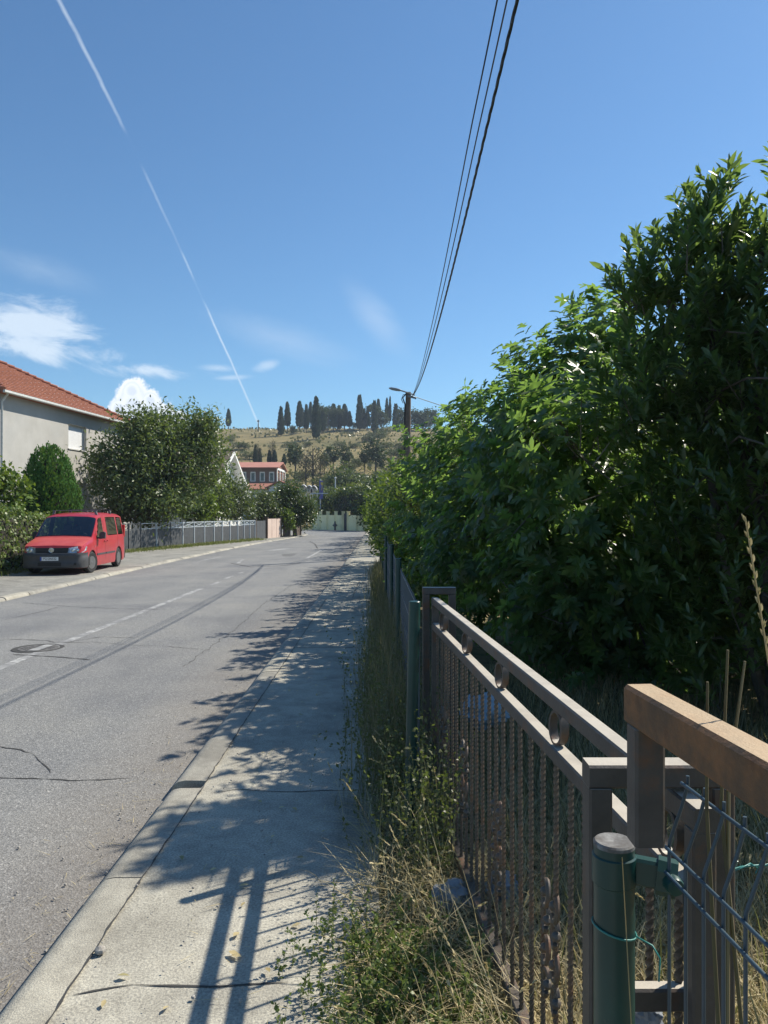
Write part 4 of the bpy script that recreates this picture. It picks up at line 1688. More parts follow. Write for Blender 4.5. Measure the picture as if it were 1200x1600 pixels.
M_BARK = surf('bark', [(.3, (.06, .05, .04)), (.7, (.16, .135, .11))], 9, .9, bump=.6, bump_scale=40)

house = thing('grey_house', 'two storey grey rendered house with red tiled hip roof and white shutters', 'house', (-16.1, 32.4, LEFT_Z))
HA = Vector((.0995, .995, 0))        # along the facade
HB = Vector((-.995, .0995, 0))       # into the house
H0 = Vector((-16.08, 32.1, 0))
HL, HW, EZ = 12.84, 11.0, 6.80


def hp(a, b2, z):
    p = H0 + HA * a + HB * b2
    return (p.x, p.y, z)


wins = [(5.68, 7.5, 4.84, 6.05), (6.4, 7.5, .9, 3.16)]
b = MB()
# facade with two real openings, 18 cm deep
al = sorted({0, HL, *[w[0] for w in wins], *[w[1] for w in wins]})
zl = sorted({LEFT_Z - .3, EZ, *[w[2] for w in wins], *[w[3] for w in wins]})
for i in range(len(al) - 1):
    for j in range(len(zl) - 1):
        ca, cz = (al[i] + al[i + 1]) / 2, (zl[j] + zl[j + 1]) / 2
        if any(w[0] < ca < w[1] and w[2] < cz < w[3] for w in wins):
            continue
        b.add([hp(al[i], 0, zl[j]), hp(al[i + 1], 0, zl[j]), hp(al[i + 1], 0, zl[j + 1]), hp(al[i], 0, zl[j + 1])], [(0, 1, 2, 3)])
for (a0, a1, z0, z1) in wins:
    d = .22
    b.add([hp(a0, 0, z0), hp(a0, d, z0), hp(a0, d, z1), hp(a0, 0, z1), hp(a1, 0, z0), hp(a1, d, z0), hp(a1, d, z1), hp(a1, 0, z1)],
          [(0, 1, 2, 3), (4, 7, 6, 5), (0, 4, 5, 1), (3, 2, 6, 7)])
zb_ = LEFT_Z - .3
b.add([hp(0, 0, zb_), hp(0, HW, zb_), hp(0, HW, EZ), hp(0, 0, EZ)], [(0, 1, 2, 3)])
b.add([hp(HL, 0, zb_), hp(HL, HW, zb_), hp(HL, HW, EZ), hp(HL, 0, EZ)], [(0, 3, 2, 1)])
b.add([hp(0, HW, zb_), hp(HL, HW, zb_), hp(HL, HW, EZ), hp(0, HW, EZ)], [(0, 1, 2, 3)])
b.build('wall', M_RENDER, house, fix=False)
for k, (a0, a1, z0, z1) in enumerate(wins):
    b = MB()
    w = .06
    for (p, q, r_, s_) in ((a0, a0 + w, z0, z1), (a1 - w, a1, z0, z1), (a0 + w, a1 - w, z1 - w, z1), (a0 + w, a1 - w, z0, z0 + w)):
        b.prism([hp(p, .15, r_), hp(q, .15, r_), hp(q, .15, s_), hp(p, .15, s_)], HB * .06)
    wf = b.build('window', M_SHUT, house)
    b = MB()
    n = int((z1 - z0) / .055)
    for i in range(n):
        zz = z0 + .05 + (z1 - z0 - .1) * i / n
        zt = zz + (z1 - z0 - .1) / n * .93
        b.prism([hp(a0 + w, .175, zz), hp(a1 - w, .175, zz), hp(a1 - w, .185, zt), hp(a0 + w, .185, zt)], HB * .02)
    b.build('shutter', M_SHUT, wf)
    b = MB()
    b.prism([hp(a0 - .06, -.05, z0 - .05), hp(a1 + .06, -.05, z0 - .05), hp(a1 + .06, -.05, z0 - .004), hp(a0 - .06, -.05, z0 - .004)], HB * .2)
    b.build('sill', M_GUTTER, wf)
# roof: stepped courses on the four hips
OV = .42
SL = .53
RL0, RL1 = -OV, HL + OV
RW0, RW1 = -OV, HW + OV
half = (RW1 - RW0) / 2
b = MB()
ncs = 20
ridge_z = EZ - .12 + half * SL
for k in range(ncs):
    t0, t1 = k / ncs, (k + 1) / ncs
    i0, i1 = half * t0, half * t1 + .02
    z0_, z1_ = EZ - .12 + half * t0 * SL + .085, EZ - .12 + half * t1 * SL + .025
    o_ = lambda i: [(RL0 + i, RW0 + i), (RL1 - i, RW0 + i), (RL1 - i, RW1 - i), (RL0 + i, RW1 - i)]
    A = [hp(a, c, z0_) for a, c in o_(i0)]
    Bq = [hp(a, c, z1_) for a, c in o_(min(i1, half))]
    Cq = [hp(a, c, z0_ - .05) for a, c in o_(i0 + .005)]
    b.add(A + Bq + Cq, [(i, (i + 1) % 4, (i + 1) % 4 + 4, i + 4) for i in range(4)] + [(i + 8, (i + 1) % 4 + 8, (i + 1) % 4, i) for i in range(4)])
b.add([hp(a, c, EZ - .13) for a, c in [(RL0, RW0), (RL1, RW0), (RL1, RW1), (RL0, RW1)]], [(3, 2, 1, 0)])
roof = b.build('roof', M_TILE, house, fix=False)
b = MB()
for (a0, c0_, a1, c1_) in ((RL1, RW0, RL1 - half, RW0 + half), (RL0, RW0, RL0 + half, RW0 + half), (RL0 + half, RW0 + half, RL1 - half, RW0 + half), (RL1, RW1, RL1 - half, RW0 + half)):
    p = Vector(hp(a0, c0_, EZ - .08 if c0_ != RW0 + half else ridge_z + .04))
    q = Vector(hp(a1, c1_, ridge_z + .04))
    n = max(1, int((q - p).length / .38))
    for i in range(n):
        s = p.lerp(q, i / n)
        e = p.lerp(q, (i + 1.12) / n)
        b.tube([s + Vector((0, 0, .055)), e + Vector((0, 0, .03))], [.12, .085], 8)
b.build('ridge_tile', M_TILE, roof, 50)
b = MB()
b.prism([hp(RL0, RW0 - .10, EZ - .14), hp(RL0, RW0 - .005, EZ - .17), hp(RL0, RW0 - .005, EZ - .06), hp(RL0, RW0 - .10, EZ - .05)], HA * (RL1 - RL0))
b.prism([hp(RL1 + .005, RW0, EZ - .17), hp(RL1 + .10, RW0, EZ - .14), hp(RL1 + .10, RW0, EZ - .05), hp(RL1 + .005, RW0, EZ - .06)], HB * (RW1 - RW0))
b.build('gutter', M_GUTTER, house)
b = MB()
b.tube([hp(.05, -.35, EZ - .15), hp(.05, -.08, EZ - .5), hp(.05, -.08, 0)], .05, 8)
b.build('drainpipe', M_GUTTER, house, 50)

# leaves ----------------------------------------------------------------
L_HEDGE = leafm('hedge_leaves', [(.07, .12, .025), (.11, .18, .04), (.17, .24, .05), (.09, .15, .035), (.32, .36, .20), (.22, .22, .08)], tfac=.3)
L_CONIF = leafm('conifer_sprays', [(.03, .10, .014), (.055, .16, .02), (.09, .22, .03), (.04, .12, .018)], tfac=.2, rough=.6)
L_WALNUT = leafm('walnut_leaves', [(.055, .085, .034), (.085, .125, .045), (.12, .16, .062), (.18, .205, .10)], tfac=.3, rough=.4)
L_OLIVE = leafm('grey_green_leaves', [(.07, .09, .045), (.10, .125, .06), (.13, .16, .08), (.055, .085, .03)], tfac=.22)
L_CITRUS = leafm('citrus_leaves', [(.02, .045, .018), (.035, .065, .025), (.06, .095, .04), (.09, .13, .06)], tfac=.2, rough=.3)
L_BRIGHT = leafm('bright_leaves', [(.08, .14, .02), (.12, .19, .03), (.06, .11, .02), (.16, .20, .04)], tfac=.35)
L_YELLOW = leafm('yellow_green_leaves', [(.09, .13, .03), (.17, .19, .04), (.25, .24, .06), (.10, .13, .03)], tfac=.3)
L_DARK = leafm('dark_leaves', [(.018, .038, .016), (.03, .055, .02), (.045, .075, .025)], tfac=.2)
L_RED = leafm('reddish_leaves', [(.06, .09, .03), (.13, .09, .045), (.09, .11, .04)], tfac=.3)
M_CORE = plain('twig_mass', (.03, .028, .018), .95)


def hedge_box(name, label, cat, p0, p1, wid, h0, h1, zb, lm, n, size, tpl=IVY, crown='foliage', group=None, rough=.12):
    """Clipped or ivy-grown hedge between two ground points."""
    p0, p1 = Vector((*p0, 0)), Vector((*p1, 0))
    d = p1 - p0
    L = d.length
    d.normalize()
    s = Vector((d.y, -d.x, 0))
    t = thing(name, label, cat, (*(p0.lerp(p1, .5))[:2], zb), group)
    b = MB()
    rings = []
    for k in range(13):
        f = k / 12
        h = h0 + (h1 - h0) * f
        c = p0.lerp(p1, f)
        w = wid / 2 * (.86 if 0 < k < 12 else .5)
        rings.append([c + s * w + Vector((0, 0, zb)), c + s * w + Vector((0, 0, zb + h * .86)), c - s * w + Vector((0, 0, zb + h * .86)), c - s * w + Vector((0, 0, zb))])
    vs = [p for r_ in rings for p in r_]
    fs = [(i * 4 + j, i * 4 + (j + 1) % 4, i * 4 + 4 + (j + 1) % 4, i * 4 + 4 + j) for i in range(12) for j in range(4)] + [(0, 1, 2, 3), (51, 50, 49, 48)]
    b.add(vs, fs)
    b.build('twigs', M_CORE, t)
    u = RNG.random(n)
    q = RNG.random(n)
    face = RNG.choice(4, n, p=[.36, .14, .38, .12])
    P = np.zeros((n, 3))
    N = np.zeros((n, 3))
    for i in range(n):
        f = u[i]
        h = h0 + (h1 - h0) * f
        bump = 1 + rough * noise.noise(Vector((f * L * 1.1, q[i] * 2.5, face[i] * 5))) + .5 * rough * noise.noise(Vector((f * L * 3.5, q[i] * 6, face[i] * 5)))
        if face[i] == 0:
            p, nn = p0 + d * (L * f) + s * (wid / 2 * bump) + Vector((0, 0, zb + h * q[i])), s
        elif face[i] == 1:
            p, nn = p0 + d * (L * f) - s * (wid / 2 * bump) + Vector((0, 0, zb + h * q[i])), -s
        elif face[i] == 2:
            p, nn = p0 + d * (L * f) + s * (wid * (q[i] - .5)) + Vector((0, 0, zb + h * bump)), Vector((0, 0, 1))
        else:
            e = q[i] < .5
            p = (p0 if e else p1) + s * (wid * (u[i] - .5)) + Vector((0, 0, zb + (h0 if e else h1) * RNG.random()))
            nn = -d if e else d
        P[i] = p
        N[i] = nn
    P += RNG.normal(size=P.shape) * .05 * max(1, size / .1)
    V, F = inst(tpl[0], tpl[1], P, ran(n) + np.array([0, 0, -.5]), N + ran(n) * .7, size * (.6 + .7 * RNG.random(n)))
    np_mesh(crown, V, F, lm, t)
    return t


hedge_box('ivy_hedge', 'tall clipped hedge overgrown with variegated ivy, left of the red van', 'hedge', (-12.0, 17.5), (-12.15, 27.0), 1.1, 2.3, 1.68, LEFT_Z, L_HEDGE, 9000, .095)


def tree(name, label, cat, base, blobs, lm, clumps, per, sigma, size, tpl=DIA, r0=.15, limbs=10, trunk_top=None, group=None, shell=.5, up=.5, mat=None, zmin=None):
    """Tapered trunk with limbs running out into a crown of small leaf clumps."""
    base = Vector(base)
    t = thing(name, label, cat, base, group)
    V, F, C = clump_leaves(blobs, clumps, per, sigma, size, tpl, up, shell, zmin)
    np_mesh('crown', V, F, lm, t)
    b = MB()
    bl = blobs[0]
    top = Vector(trunk_top) if trunk_top else Vector((bl[0], bl[1], bl[2]))
    pts = [base + Vector((0, 0, -.15))] + [base.lerp(top, k / 5) + Vector((RNG.normal() * .03, RNG.normal() * .03, 0)) * k for k in range(1, 6)]
    b.tube(pts, [r0 * 1.25] + [r0 * (1 - .13 * k) for k in range(1, 6)], 9)
    fork = base.lerp(top, .55)
    for c in C[RNG.choice(len(C), min(limbs, len(C)), replace=False)]:
        limb(b, fork.lerp(top, RNG.random()), c, r0 * .45, r0 * .08)
    b.build('trunk', mat or M_BARK, t, 50)
    return t


def pxblob(u, v, d, ru, rv, depth=None):
    p = at(u, v, d)
    a, c = ru / 1200 * d, rv / 1200 * d
    return (p.x, p.y, p.z, a, depth or (a + c) / 2, c)


# thuja: upright sprays on a rounded cone
cx_, cy_ = -12.2, 28.0
t = thing('conifer', 'dense rounded dark green conifer against the grey house wall', 'conifer', (cx_, cy_, LEFT_Z))
P, O = blob_points([(cx_, cy_, 1.75, 1.12, .95, 1.65), (cx_, cy_, 2.5, .86, .78, 1.55), (cx_ + .05, cy_, 1.1, 1.12, .95, 1.15)], 3400, .9, .025)
k_ = 9
Pn = np.repeat(P, k_, 0) + RNG.normal(size=(len(P) * k_, 3)) * np.array([.035, .035, .07])
On = np.repeat(O, k_, 0)
V, F = inst(*t_diamond(.3), Pn, On * .45 + np.array([0, 0, 1.0]) + ran(len(Pn)) * .25, On + np.array([0, 0, .35]) + ran(len(Pn)) * .45, .06 + .07 * RNG.random(len(Pn)))
np_mesh('foliage', V, F, L_CONIF, t)
b = MB()
b.tube([(cx_, cy_, -.3), (cx_, cy_, 3.4)], [.12, .03], 8)
b.build('trunk', M_BARK, t, 50)
b = MB()
b.lathe((cx_, cy_, 0), [(.3, .2), (.80, 1.1), (.80, 2.0), (.58, 3.0), (.12, 3.7)], 14)
b.build('twigs', M_CORE, t, 50)

tree('leafy_shrub', 'leafy green shrub peeping over the ivy hedge at the house corner', 'shrub', (-12.65, 25.6, LEFT_Z),
     [(-12.65, 25.6, 2.3, .7, .6, .85), (-12.9, 25.4, 2.7, .4, .4, .55)], L_BRIGHT, 130, 14, .16, .14, IVY, .06)

tree('walnut_tree', 'big spreading dark leafy tree behind the metal fence, in front of the grey house', 'tree', (-11.6, 40.2, LEFT_Z),
     [pxblob(268, 722, 41, 74, 80, 2.6), pxblob(198, 728, 38, 46, 62, 1.7), pxblob(203, 664, 38, 22, 24, .8), pxblob(290, 675, 41, 48, 31, 1.7), pxblob(232, 775, 39, 62, 36, 1.9),
      pxblob(325, 720, 41, 26, 52, 1.4), pxblob(163, 735, 37.5, 20, 44, .9), pxblob(325, 665, 41, 16, 22, .8), pxblob(236, 700, 39, 44, 60, 1.8), pxblob(250, 672, 40, 26, 26, 1.3)],
     L_WALNUT, 1120, 26, .30, .215, t_lance(.2), .24, 26, (-11.4, 40.2, 4.5), shell=.35, up=.6)


# low metal fence with pale posts
M_FENP = plain('pale_blue_grey_paint', (.46, .51, .55), .5, 0, .5)
M_FEND = surf('dark_fence_sheet', [(.3, (.07, .075, .08)), (.7, (.11, .115, .12))], 6, .6)
FA, FB_ = Vector((-12.35, 34.3, 0)), Vector((-8.6, 51.3, 0))


def on_line(u, A, B):
    k = (u - 600) / 1200
    d = B - A
    s = (k * A.y - A.x) / (d.x - k * d.y)
    return A + d * s


fn = thing('metal_fence', 'low dark metal fence with pale posts and crossed top band along the left pavement', 'fence', (*FA.lerp(FB_, .5)[:2], LEFT_Z))
fu = [186, 201, 220, 244, 266, 285, 303, 319, 334, 347, 359, 371, 381, 390, 398]
fp = [on_line(u, FA, FB_) for u in fu]
FT = 1.16
for i, p in enumerate(fp):
    b = MB()
    w = .085 if i not in (2, 4) else .06
    b.box(p.x - w / 2, p.x + w / 2, p.y - w / 2, p.y + w / 2, LEFT_Z - .05, FT + .01)
    b.build('post', M_FENP if i not in (1, 2, 4) else M_FEND, fn)
for i in range(len(fp) - 1):
    p, q = fp[i], fp[i + 1]
    dd = (q - p).normalized()
    p2, q2 = p + dd * .05, q - dd * .05
    b = MB()
    n = max(4, int((q2 - p2).length / .11))
    for k in range(n):
        a = p2.lerp(q2, (k + .08) / n)
        c = p2.lerp(q2, (k + .92) / n)
        b.bar((a.x, a.y, (LEFT_Z + .1 + .84) / 2), (c.x, c.y, (LEFT_Z + .1 + .84) / 2), .012, .84 - LEFT_Z - .1)
    b.build('slat_panel', M_FEND, fn)
    b = MB()
    for z in (FT - .02, .88):
        b.bar((p2.x, p2.y, z), (q2.x, q2.y, z), .035, .035)
    b.build('rail', M_FENP if i > 1 else M_FEND, fn)
    if i > 2:
        b = MB()
        b.bar((p2.x, p2.y, .90), (q2.x, q2.y, FT - .04), .02, .02)
        b.bar((p2.x, p2.y, FT - .04), (q2.x, q2.y, .90), .018, .018)
        m_ = p2.lerp(q2, .5)
        b.tube([(m_.x + dd.x * .1 * math.cos(a), m_.y + dd.y * .1 * math.cos(a), 1.03 + .1 * math.sin(a)) for a in [k * .5236 for k in range(13)]], .01, 5)
        b.build('cross_band', M_FENP, fn)

# bushes behind that fence
tree('bright_shrub', 'low bright yellow-green shrub just behind the middle of the metal fence', 'shrub', (*at(305, 800, 48)[:2], LEFT_Z), [pxblob(305, 790, 48, 34, 24, .9)], L_BRIGHT, 110, 18, .22, .17, IVY, .05)
tree('reddish_shrub', 'low reddish shrub under the big tree behind the dark fence bays', 'shrub', (*at(200, 800, 39)[:2], LEFT_Z), [pxblob(215, 792, 39, 48, 24, .9)], L_RED, 120, 18, .22, .16, IVY, .05)
tree('mixed_shrub', 'dark green shrub between the bright shrub and the grey-green bushes', 'shrub', (*at(335, 800, 50)[:2], LEFT_Z), [pxblob(335, 785, 50, 28, 30, .9)], L_WALNUT, 130, 18, .24, .18, DIA, .06)
tree('olive_bush', 'grey-green leafy bush behind the far bays of the metal fence', 'bush', (*at(370, 800, 53)[:2], LEFT_Z), [pxblob(365, 782, 53, 36, 32, 1.5), pxblob(350, 765, 54, 20, 20, 1)], L_OLIVE, 230, 20, .26, .2, DIA, .09)
tree('olive_bush', 'grey-green leafy bush hanging over the pink wall', 'bush', (*at(412, 800, 57)[:2], LEFT_Z), [pxblob(406, 796, 57, 28, 24, 1.4), pxblob(418, 790, 57, 18, 18, 1)], L_OLIVE, 200, 20, .26, .2, DIA, .09)
tree('citrus_tree', 'round glossy dark green tree at the street corner beyond the pink wall', 'tree', (*at(461, 800, 59)[:2], LEFT_Z),
     [pxblob(456, 790, 59, 28, 32, 1.4), pxblob(450, 780, 59, 20, 22, 1.2), pxblob(477, 802, 59, 16, 22, 1.0)], L_CITRUS, 420, 22, .24, .19, t_lance(.22), .16, 12)
tree('green_shrub', 'green shrub behind the citrus tree, in front of the white lodge', 'shrub', (*at(430, 800, 66)[:2], LEFT_Z), [pxblob(425, 796, 66, 24, 20, 1.3)], L_CITRUS, 160, 18, .28, .2, DIA, .08)
tree('leafy_vine', 'bright green creeper covering the brown fence beside the pink wall', 'creeper', (*at(452, 800, 57)[:2], LEFT_Z), [pxblob(453, 815, 57, 6, 14, .4), pxblob(446, 806, 57, 8, 7, .4)], L_BRIGHT, 60, 16, .12, .14, IVY, .04)

M_PINK = surf('pink_wall_paint', [(.3, (.52, .40, .34)), (.7, (.62, .49, .42))], 1.5, .85)
M_BROWNW = surf('brown_boards', [(.3, (.07, .05, .04)), (.7, (.14, .105, .08))], 5, .8)
M_GREYST = surf('grey_stone', [(.3, (.22, .21, .19)), (.7, (.36, .34, .31))], 6, .9)


def wall_thing(name, label, A, B, z0, z1, th, m, posts=(), pm=None, ph=.15, slots=0):
    A, B = Vector((*A, 0)), Vector((*B, 0))
    t = thing(name, label, 'wall', (*A.lerp(B, .5)[:2], z0))
    b = MB()
    d = (B - A)
    if slots:
        for k in range(slots):
            a, c = A + d * ((k + .03) / slots), A + d * ((k + .97) / slots)
            b.bar((a.x, a.y, (z0 + z1) / 2), (c.x, c.y, (z0 + z1) / 2), th, z1 - z0)
    else:
        b.bar((A.x, A.y, (z0 + z1) / 2), (B.x, B.y, (z0 + z1) / 2), th, z1 - z0)
    b.build('panel', m, t)
    for f in posts:
        p = A + d * f
        b = MB()
        w = th * .9
        b.box(p.x - w, p.x + w, p.y - w, p.y + w, z0 - .1, z1 + ph)
        b.box(p.x - w * 1.2, p.x + w * 1.2, p.y - w * 1.2, p.y + w * 1.2, z1 + ph + .003, z1 + ph + .06)
        b.build('pillar', pm or m, t)
    return t


pA, pB = at(416, 800, 53.5), at(438, 800, 56.5)
wall_thing('pink_wall', 'short pink panelled garden wall after the metal fence', pA[:2], pB[:2], LEFT_Z, 1.22, .12, M_PINK, (0.0, 1.0), M_BROWNW, .05, 3)
wall_thing('dark_gate_fence', 'dark slatted gate between the metal fence and the pink wall', at(399, 800, 51.6)[:2], at(414, 800, 53.2)[:2], LEFT_Z, 1.1, .08, M_FEND, (0.0,), M_BROWNW, .1, 6)
wall_thing('brown_fence', 'short brown board fence beside the creeper at the street corner', at(443, 800, 57)[:2], at(452, 800, 58.5)[:2], LEFT_Z, 1.1, .1, M_BROWNW, (1.0,), M_GREYST, -.5, 3)
wall_thing('brown_gate_posts', 'low dark brown posts under the citrus tree at the corner', at(459, 800, 60)[:2], at(468, 800, 61.5)[:2], LEFT_Z, 1.0, .16, M_BROWNW, (1.0,), M_BROWNW, .1)

# white house with its gable to the road
wh = thing('white_house', 'white gabled house half hidden behind the big leafy tree', 'house', (-14, 58, LEFT_Z))
GX, AY, AZ_, HY, SZ = -11.9, 58.2, 5.95, 6.1, .44
b = MB()
prof_ = [(GX, AY - HY, LEFT_Z), (GX, AY + HY, LEFT_Z), (GX, AY + HY, AZ_ - HY * SZ), (GX, AY, AZ_), (GX, AY - HY, AZ_ - HY * SZ)]
b.prism(prof_, (-10, 0, 0))
b.build('wall', M_WHITEW, wh)
for sg in (-1, 1):
    b = MB()
    p0 = Vector((GX + .6, AY - sg * .05, AZ_ + .14))
    p1 = Vector((GX + .6, AY + sg * (HY + .7), AZ_ + .12 - (HY + .7) * SZ))
    b.prism([p0, p1, p1 + Vector((0, 0, .2)), p0 + Vector((0, 0, .2))], (-11.2, 0, 0))
    rf = b.build('roof', M_WHITEW, wh)
    b = MB()
    b.prism([p0 + Vector((-.1, 0, .205)), p1 + Vector((-.1, 0, .205)), p1 + Vector((-.1, 0, .28)), p0 + Vector((-.1, 0, .28))], (-11.0, 0, 0))
    b.build('tile_layer', M_BROWNW, rf)
for (y0, y1, z0, z1) in ((58.8, 59.5, 3.6, 4.7), (60.2, 61.6, 1.0, 2.2), (56.8, 57.5, 3.6, 4.7)):
    b = MB()
    b.box(GX + .005, GX + .05, y0, y1, z0, z1)
    wf = b.build('window', M_GUTTER, wh)
    b = MB()
    b.box(GX + .0505, GX + .06, y0 + .09, y1 - .09, z0 + .09, z1 - .09)
    b.build('pane', M_WINDOW, wf)
b = MB()
b.box(GX + .01, GX + 1.0, 59.0, 63.4, 2.35, 2.5)
b.box(GX + .93, GX + 1.0, 59.0, 63.4, 3.3, 3.36)
for k in range(16):
    b.box(GX + .94, GX + .98, 59.05 + k * .285, 59.1 + k * .285, 2.5, 3.3)
b.build('balcony', M_WHITEW, wh)

# brick and white block below the hill
M_BRICK = surf('brick', [(.3, (.20, .085, .055)), (.7, (.30, .14, .09))], 1.2, .9)
M_BRICKD = surf('bare_brick_grey', [(.3, (.15, .10, .085)), (.7, (.22, .15, .125))], 1.2, .9)
M_ROSE = surf('rose_roof', [(.3, (.36, .15, .11)), (.7, (.46, .21, .155))], .8, .8)
bl = thing('brick_building', 'unfinished brick and white building with long red roof under the hill', 'building', (-20, 130, 3))
y0, y1 = 128.0, 138.5
x0, x1 = -30.0, -18.05
b = MB()
b.box(x0, x1, y0, y1, -.3, 8.98)
b.build('wall', M_BRICKD, bl)
b = MB()
b.prism([(x1 + .02, y0, 2), (x1 + .02, y1, 2), (x1 + .02, y1, 8.98), (x1 + .02, (y0 + y1) / 2, 10.0), (x1 + .02, y0, 8.98)], (.12, 0, 0))
b.build('gable_wall', M_BRICK, bl)
b = MB()
for z, h in ((8.75, .35), (6.15, .4), (3.6, .4)):
    b.box(x1 + .15, x1 + .3, y0 - .1, y1 + .1, z, z + h)
for yy in (y0 - .05, y0 + 3.4, y0 + 6.9, y1 - .4):
    b.box(x1 + .15, x1 + .28, yy, yy + .45, 3.0, 8.74)
b.build('white_band', M_WHITEW, bl)
for yy in (y0 + 1.2, y0 + 4.6, y0 + 8.0):
    for z in (4.3, 7.0):
        b = MB()
        b.box(x1 + .145, x1 + .2, yy, yy + 1.1, z, z + 1.3)
        b.build('window', M_WINDOW, bl)
b = MB()
b.box(-27.5, -20.6, y0 - 1.0, y0 - .02, 1, 6.25)
b.build('white_bay', plain('bluish_white', (.56, .60, .66), .8), bl)
for k in range(6):
    xx = -26.9 + k * 1.55
    b = MB()
    b.box(xx, xx + .85, y0 - .06, y0 - .01, 6.8, 8.4)
    wf = b.build('window', M_WHITEW, bl)
    b = MB()
    b.box(xx + .15, xx + .7, y0 - .09, y0 - .065, 6.9, 8.2)
    b.build('pane', M_WINDOW, wf)
for xx in (-26.3, -24.3, -22.3):
    b = MB()
    b.box(xx, xx + .8, y0 - 1.05, y0 - 1.003, 4.2, 5.6)
    b.build('window', M_WINDOW, bl)
b = MB()
b.prism([(x0 - .5, y0 - 1.1, 8.95), (x0 - .5, (y0 + y1) / 2, 10.15), (x0 - .5, y1 + .6, 8.95), (x0 - .5, y1 + .6, 9.1), (x0 - .5, (y0 + y1) / 2, 10.35), (x0 - .5, y0 - 1.1, 9.1)], (x1 - x0 + 1.1, 0, 0))
b.build('roof', M_ROSE, bl)

lo = thing('white_lodge', 'low white building with terracotta roof in front of the brick building', 'building', (-15, 108, 0))
b = MB()
b.prism([(-15.6, 104, -.2), (-12.4, 104, -.2), (-12.4, 104, 5.0), (-14.1, 104, 5.75), (-15.6, 104, 5.0)], (0, 9, 0))
b.box(-19.5, -15.62, 105.5, 112, -.2, 4.75)
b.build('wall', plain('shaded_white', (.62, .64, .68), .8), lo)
b = MB()
for (pa, pb) in (((-14.1, 5.8), (-12.0, 4.9)), ((-14.1, 5.8), (-15.95, 4.9))):
    b.prism([(pa[0], 103.5, pa[1]), (pb[0], 103.5, pb[1]), (pb[0], 103.5, pb[1] + .15), (pa[0], 103.5, pa[1] + .17)], (0, 10, 0))
b.prism([(-19.9, 105, 4.7), (-19.9, 108.7, 5.6), (-19.9, 112.4, 4.7), (-19.9, 112.4, 4.85), (-19.9, 108.7, 5.75), (-19.9, 105, 4.85)], (5.0, 0, 0))
b.build('roof', M_TILE, lo)
for xx in (-18.7, -17.4):
    b = MB()
    b.box(xx, xx + .7, 105.44, 105.49, 3.0, 4.3)
    b.build('window', M_WINDOW, lo)
b = MB()
b.box(-13.9, -13.2, 103.94, 103.99, 3.3, 4.2)
b.build('window', M_WINDOW, lo)

# yellow wall with pillars at the bend
M_YEL = surf('yellow_wall_paint', [(.3, (.88, .79, .44)), (.7, (.94, .86, .52))], .8, .85, second=(.6, (.70, .62, .36), .5, .7))
WA, WBq = Vector((-7.9, 84.0, 0)), Vector((1.6, 68.5, 0))
yw = thing('yellow_wall', 'pale yellow garden wall with small pillars closing off the road at the bend', 'wall', (*WA.lerp(WBq, .5)[:2], -.15))


def yt(u):
    return on_line(u, WA, WBq)


pu_ = [489.5, 501, 512.5, 525, 536.5, 544.5, 559.5, 571, 583, 597, 612]
for k in range(len(pu_) - 1):
    if k == 4:
        continue
    p, q = yt(pu_[k]), yt(pu_[k + 1])
    b = MB()
    zt = 1.38
    b.bar((p.x, p.y, (zt - .3) / 2), (q.x, q.y, (zt - .3) / 2), .18, zt + .3)
    b.build('panel', M_YEL, yw)
for k, u in enumerate(pu_):
    p = yt(u)
    b = MB()
    zt = 1.72 if k != 9 else 1.5
    b.box(p.x - .17, p.x + .17, p.y - .17, p.y + .17, -.3, zt)
    b.box(p.x - .2, p.x + .2, p.y - .2, p.y + .2, zt + .003, zt + .07)
    b.build('pillar', M_YEL, yw)
p, q = yt(537.8), yt(543.5)
b = MB()
b.bar((p.x, p.y, .68), (q.x, q.y, .68), .05, 1.75)
b.build('gate', plain('dark_gate', (.035, .035, .05), .5), yw)
# little dark hydrant in front of that wall
p = yt(531) + Vector((-.45, -.75, 0))
hy_ = thing('hydrant', 'small dark upright hydrant standing against the yellow wall left of its gate', 'hydrant', (p.x, p.y, -.2))
b = MB()
b.lathe((p.x, p.y, -.2), [(.16, 0), (.16, .06), (.09, .09), (.09, .40), (.15, .44), (.16, .66), (.13, .72), (.07, .78), (.09, .84), (.06, .95), (.0, .98)], 14)
b.build('barrel', M_FEND, hy_, 40)
b = MB()
b.lathe((p.x - .24, p.y, .35), [(.06, 0), (.07, .06), (.07, .42), (.06, .48)], 10, 'x')
b.build('outlet', M_FEND, hy_, 40)

# what stands behind the wall
tree('round_bush', 'olive-green bush behind the left half of the yellow wall', 'bush', (*at(512, 800, 88)[:2], -.16), [pxblob(512, 790, 88, 22, 20, 1.6), pxblob(525, 782, 89, 20, 16, 1.4)], L_OLIVE, 200, 18, .4, .3, DIA, .12)
hedge_box('clipped_hedge', 'tall clipped hedge with yellow-green top behind the yellow wall gate', 'hedge', tuple(at(531, 800, 86)[:2]), tuple(at(566, 800, 78)[:2]), 2.0, 3.9, 4.35, -.16, L_DARK, 2600, .26, DIA, rough=.08)
tree('golden_shrub', 'yellow-green sunlit shrub crowning the clipped hedge', 'shrub', (*at(548, 800, 84.5)[:2], -.16), [pxblob(543, 775, 84, 16, 6, 1.0), pxblob(556, 768, 83, 14, 7, 1.0)], L_YELLOW, 150, 18, .3, .26, DIA, .08)
tree('dark_tree', 'dark shaded tree overhanging the right end of the yellow wall', 'tree', (*at(592, 800, 74)[:2], -.16), [pxblob(578, 790, 74, 18, 30, 1.3), pxblob(596, 775, 75, 26, 28, 1.6)], L_DARK, 320, 20, .35, .28, DIA, .16)
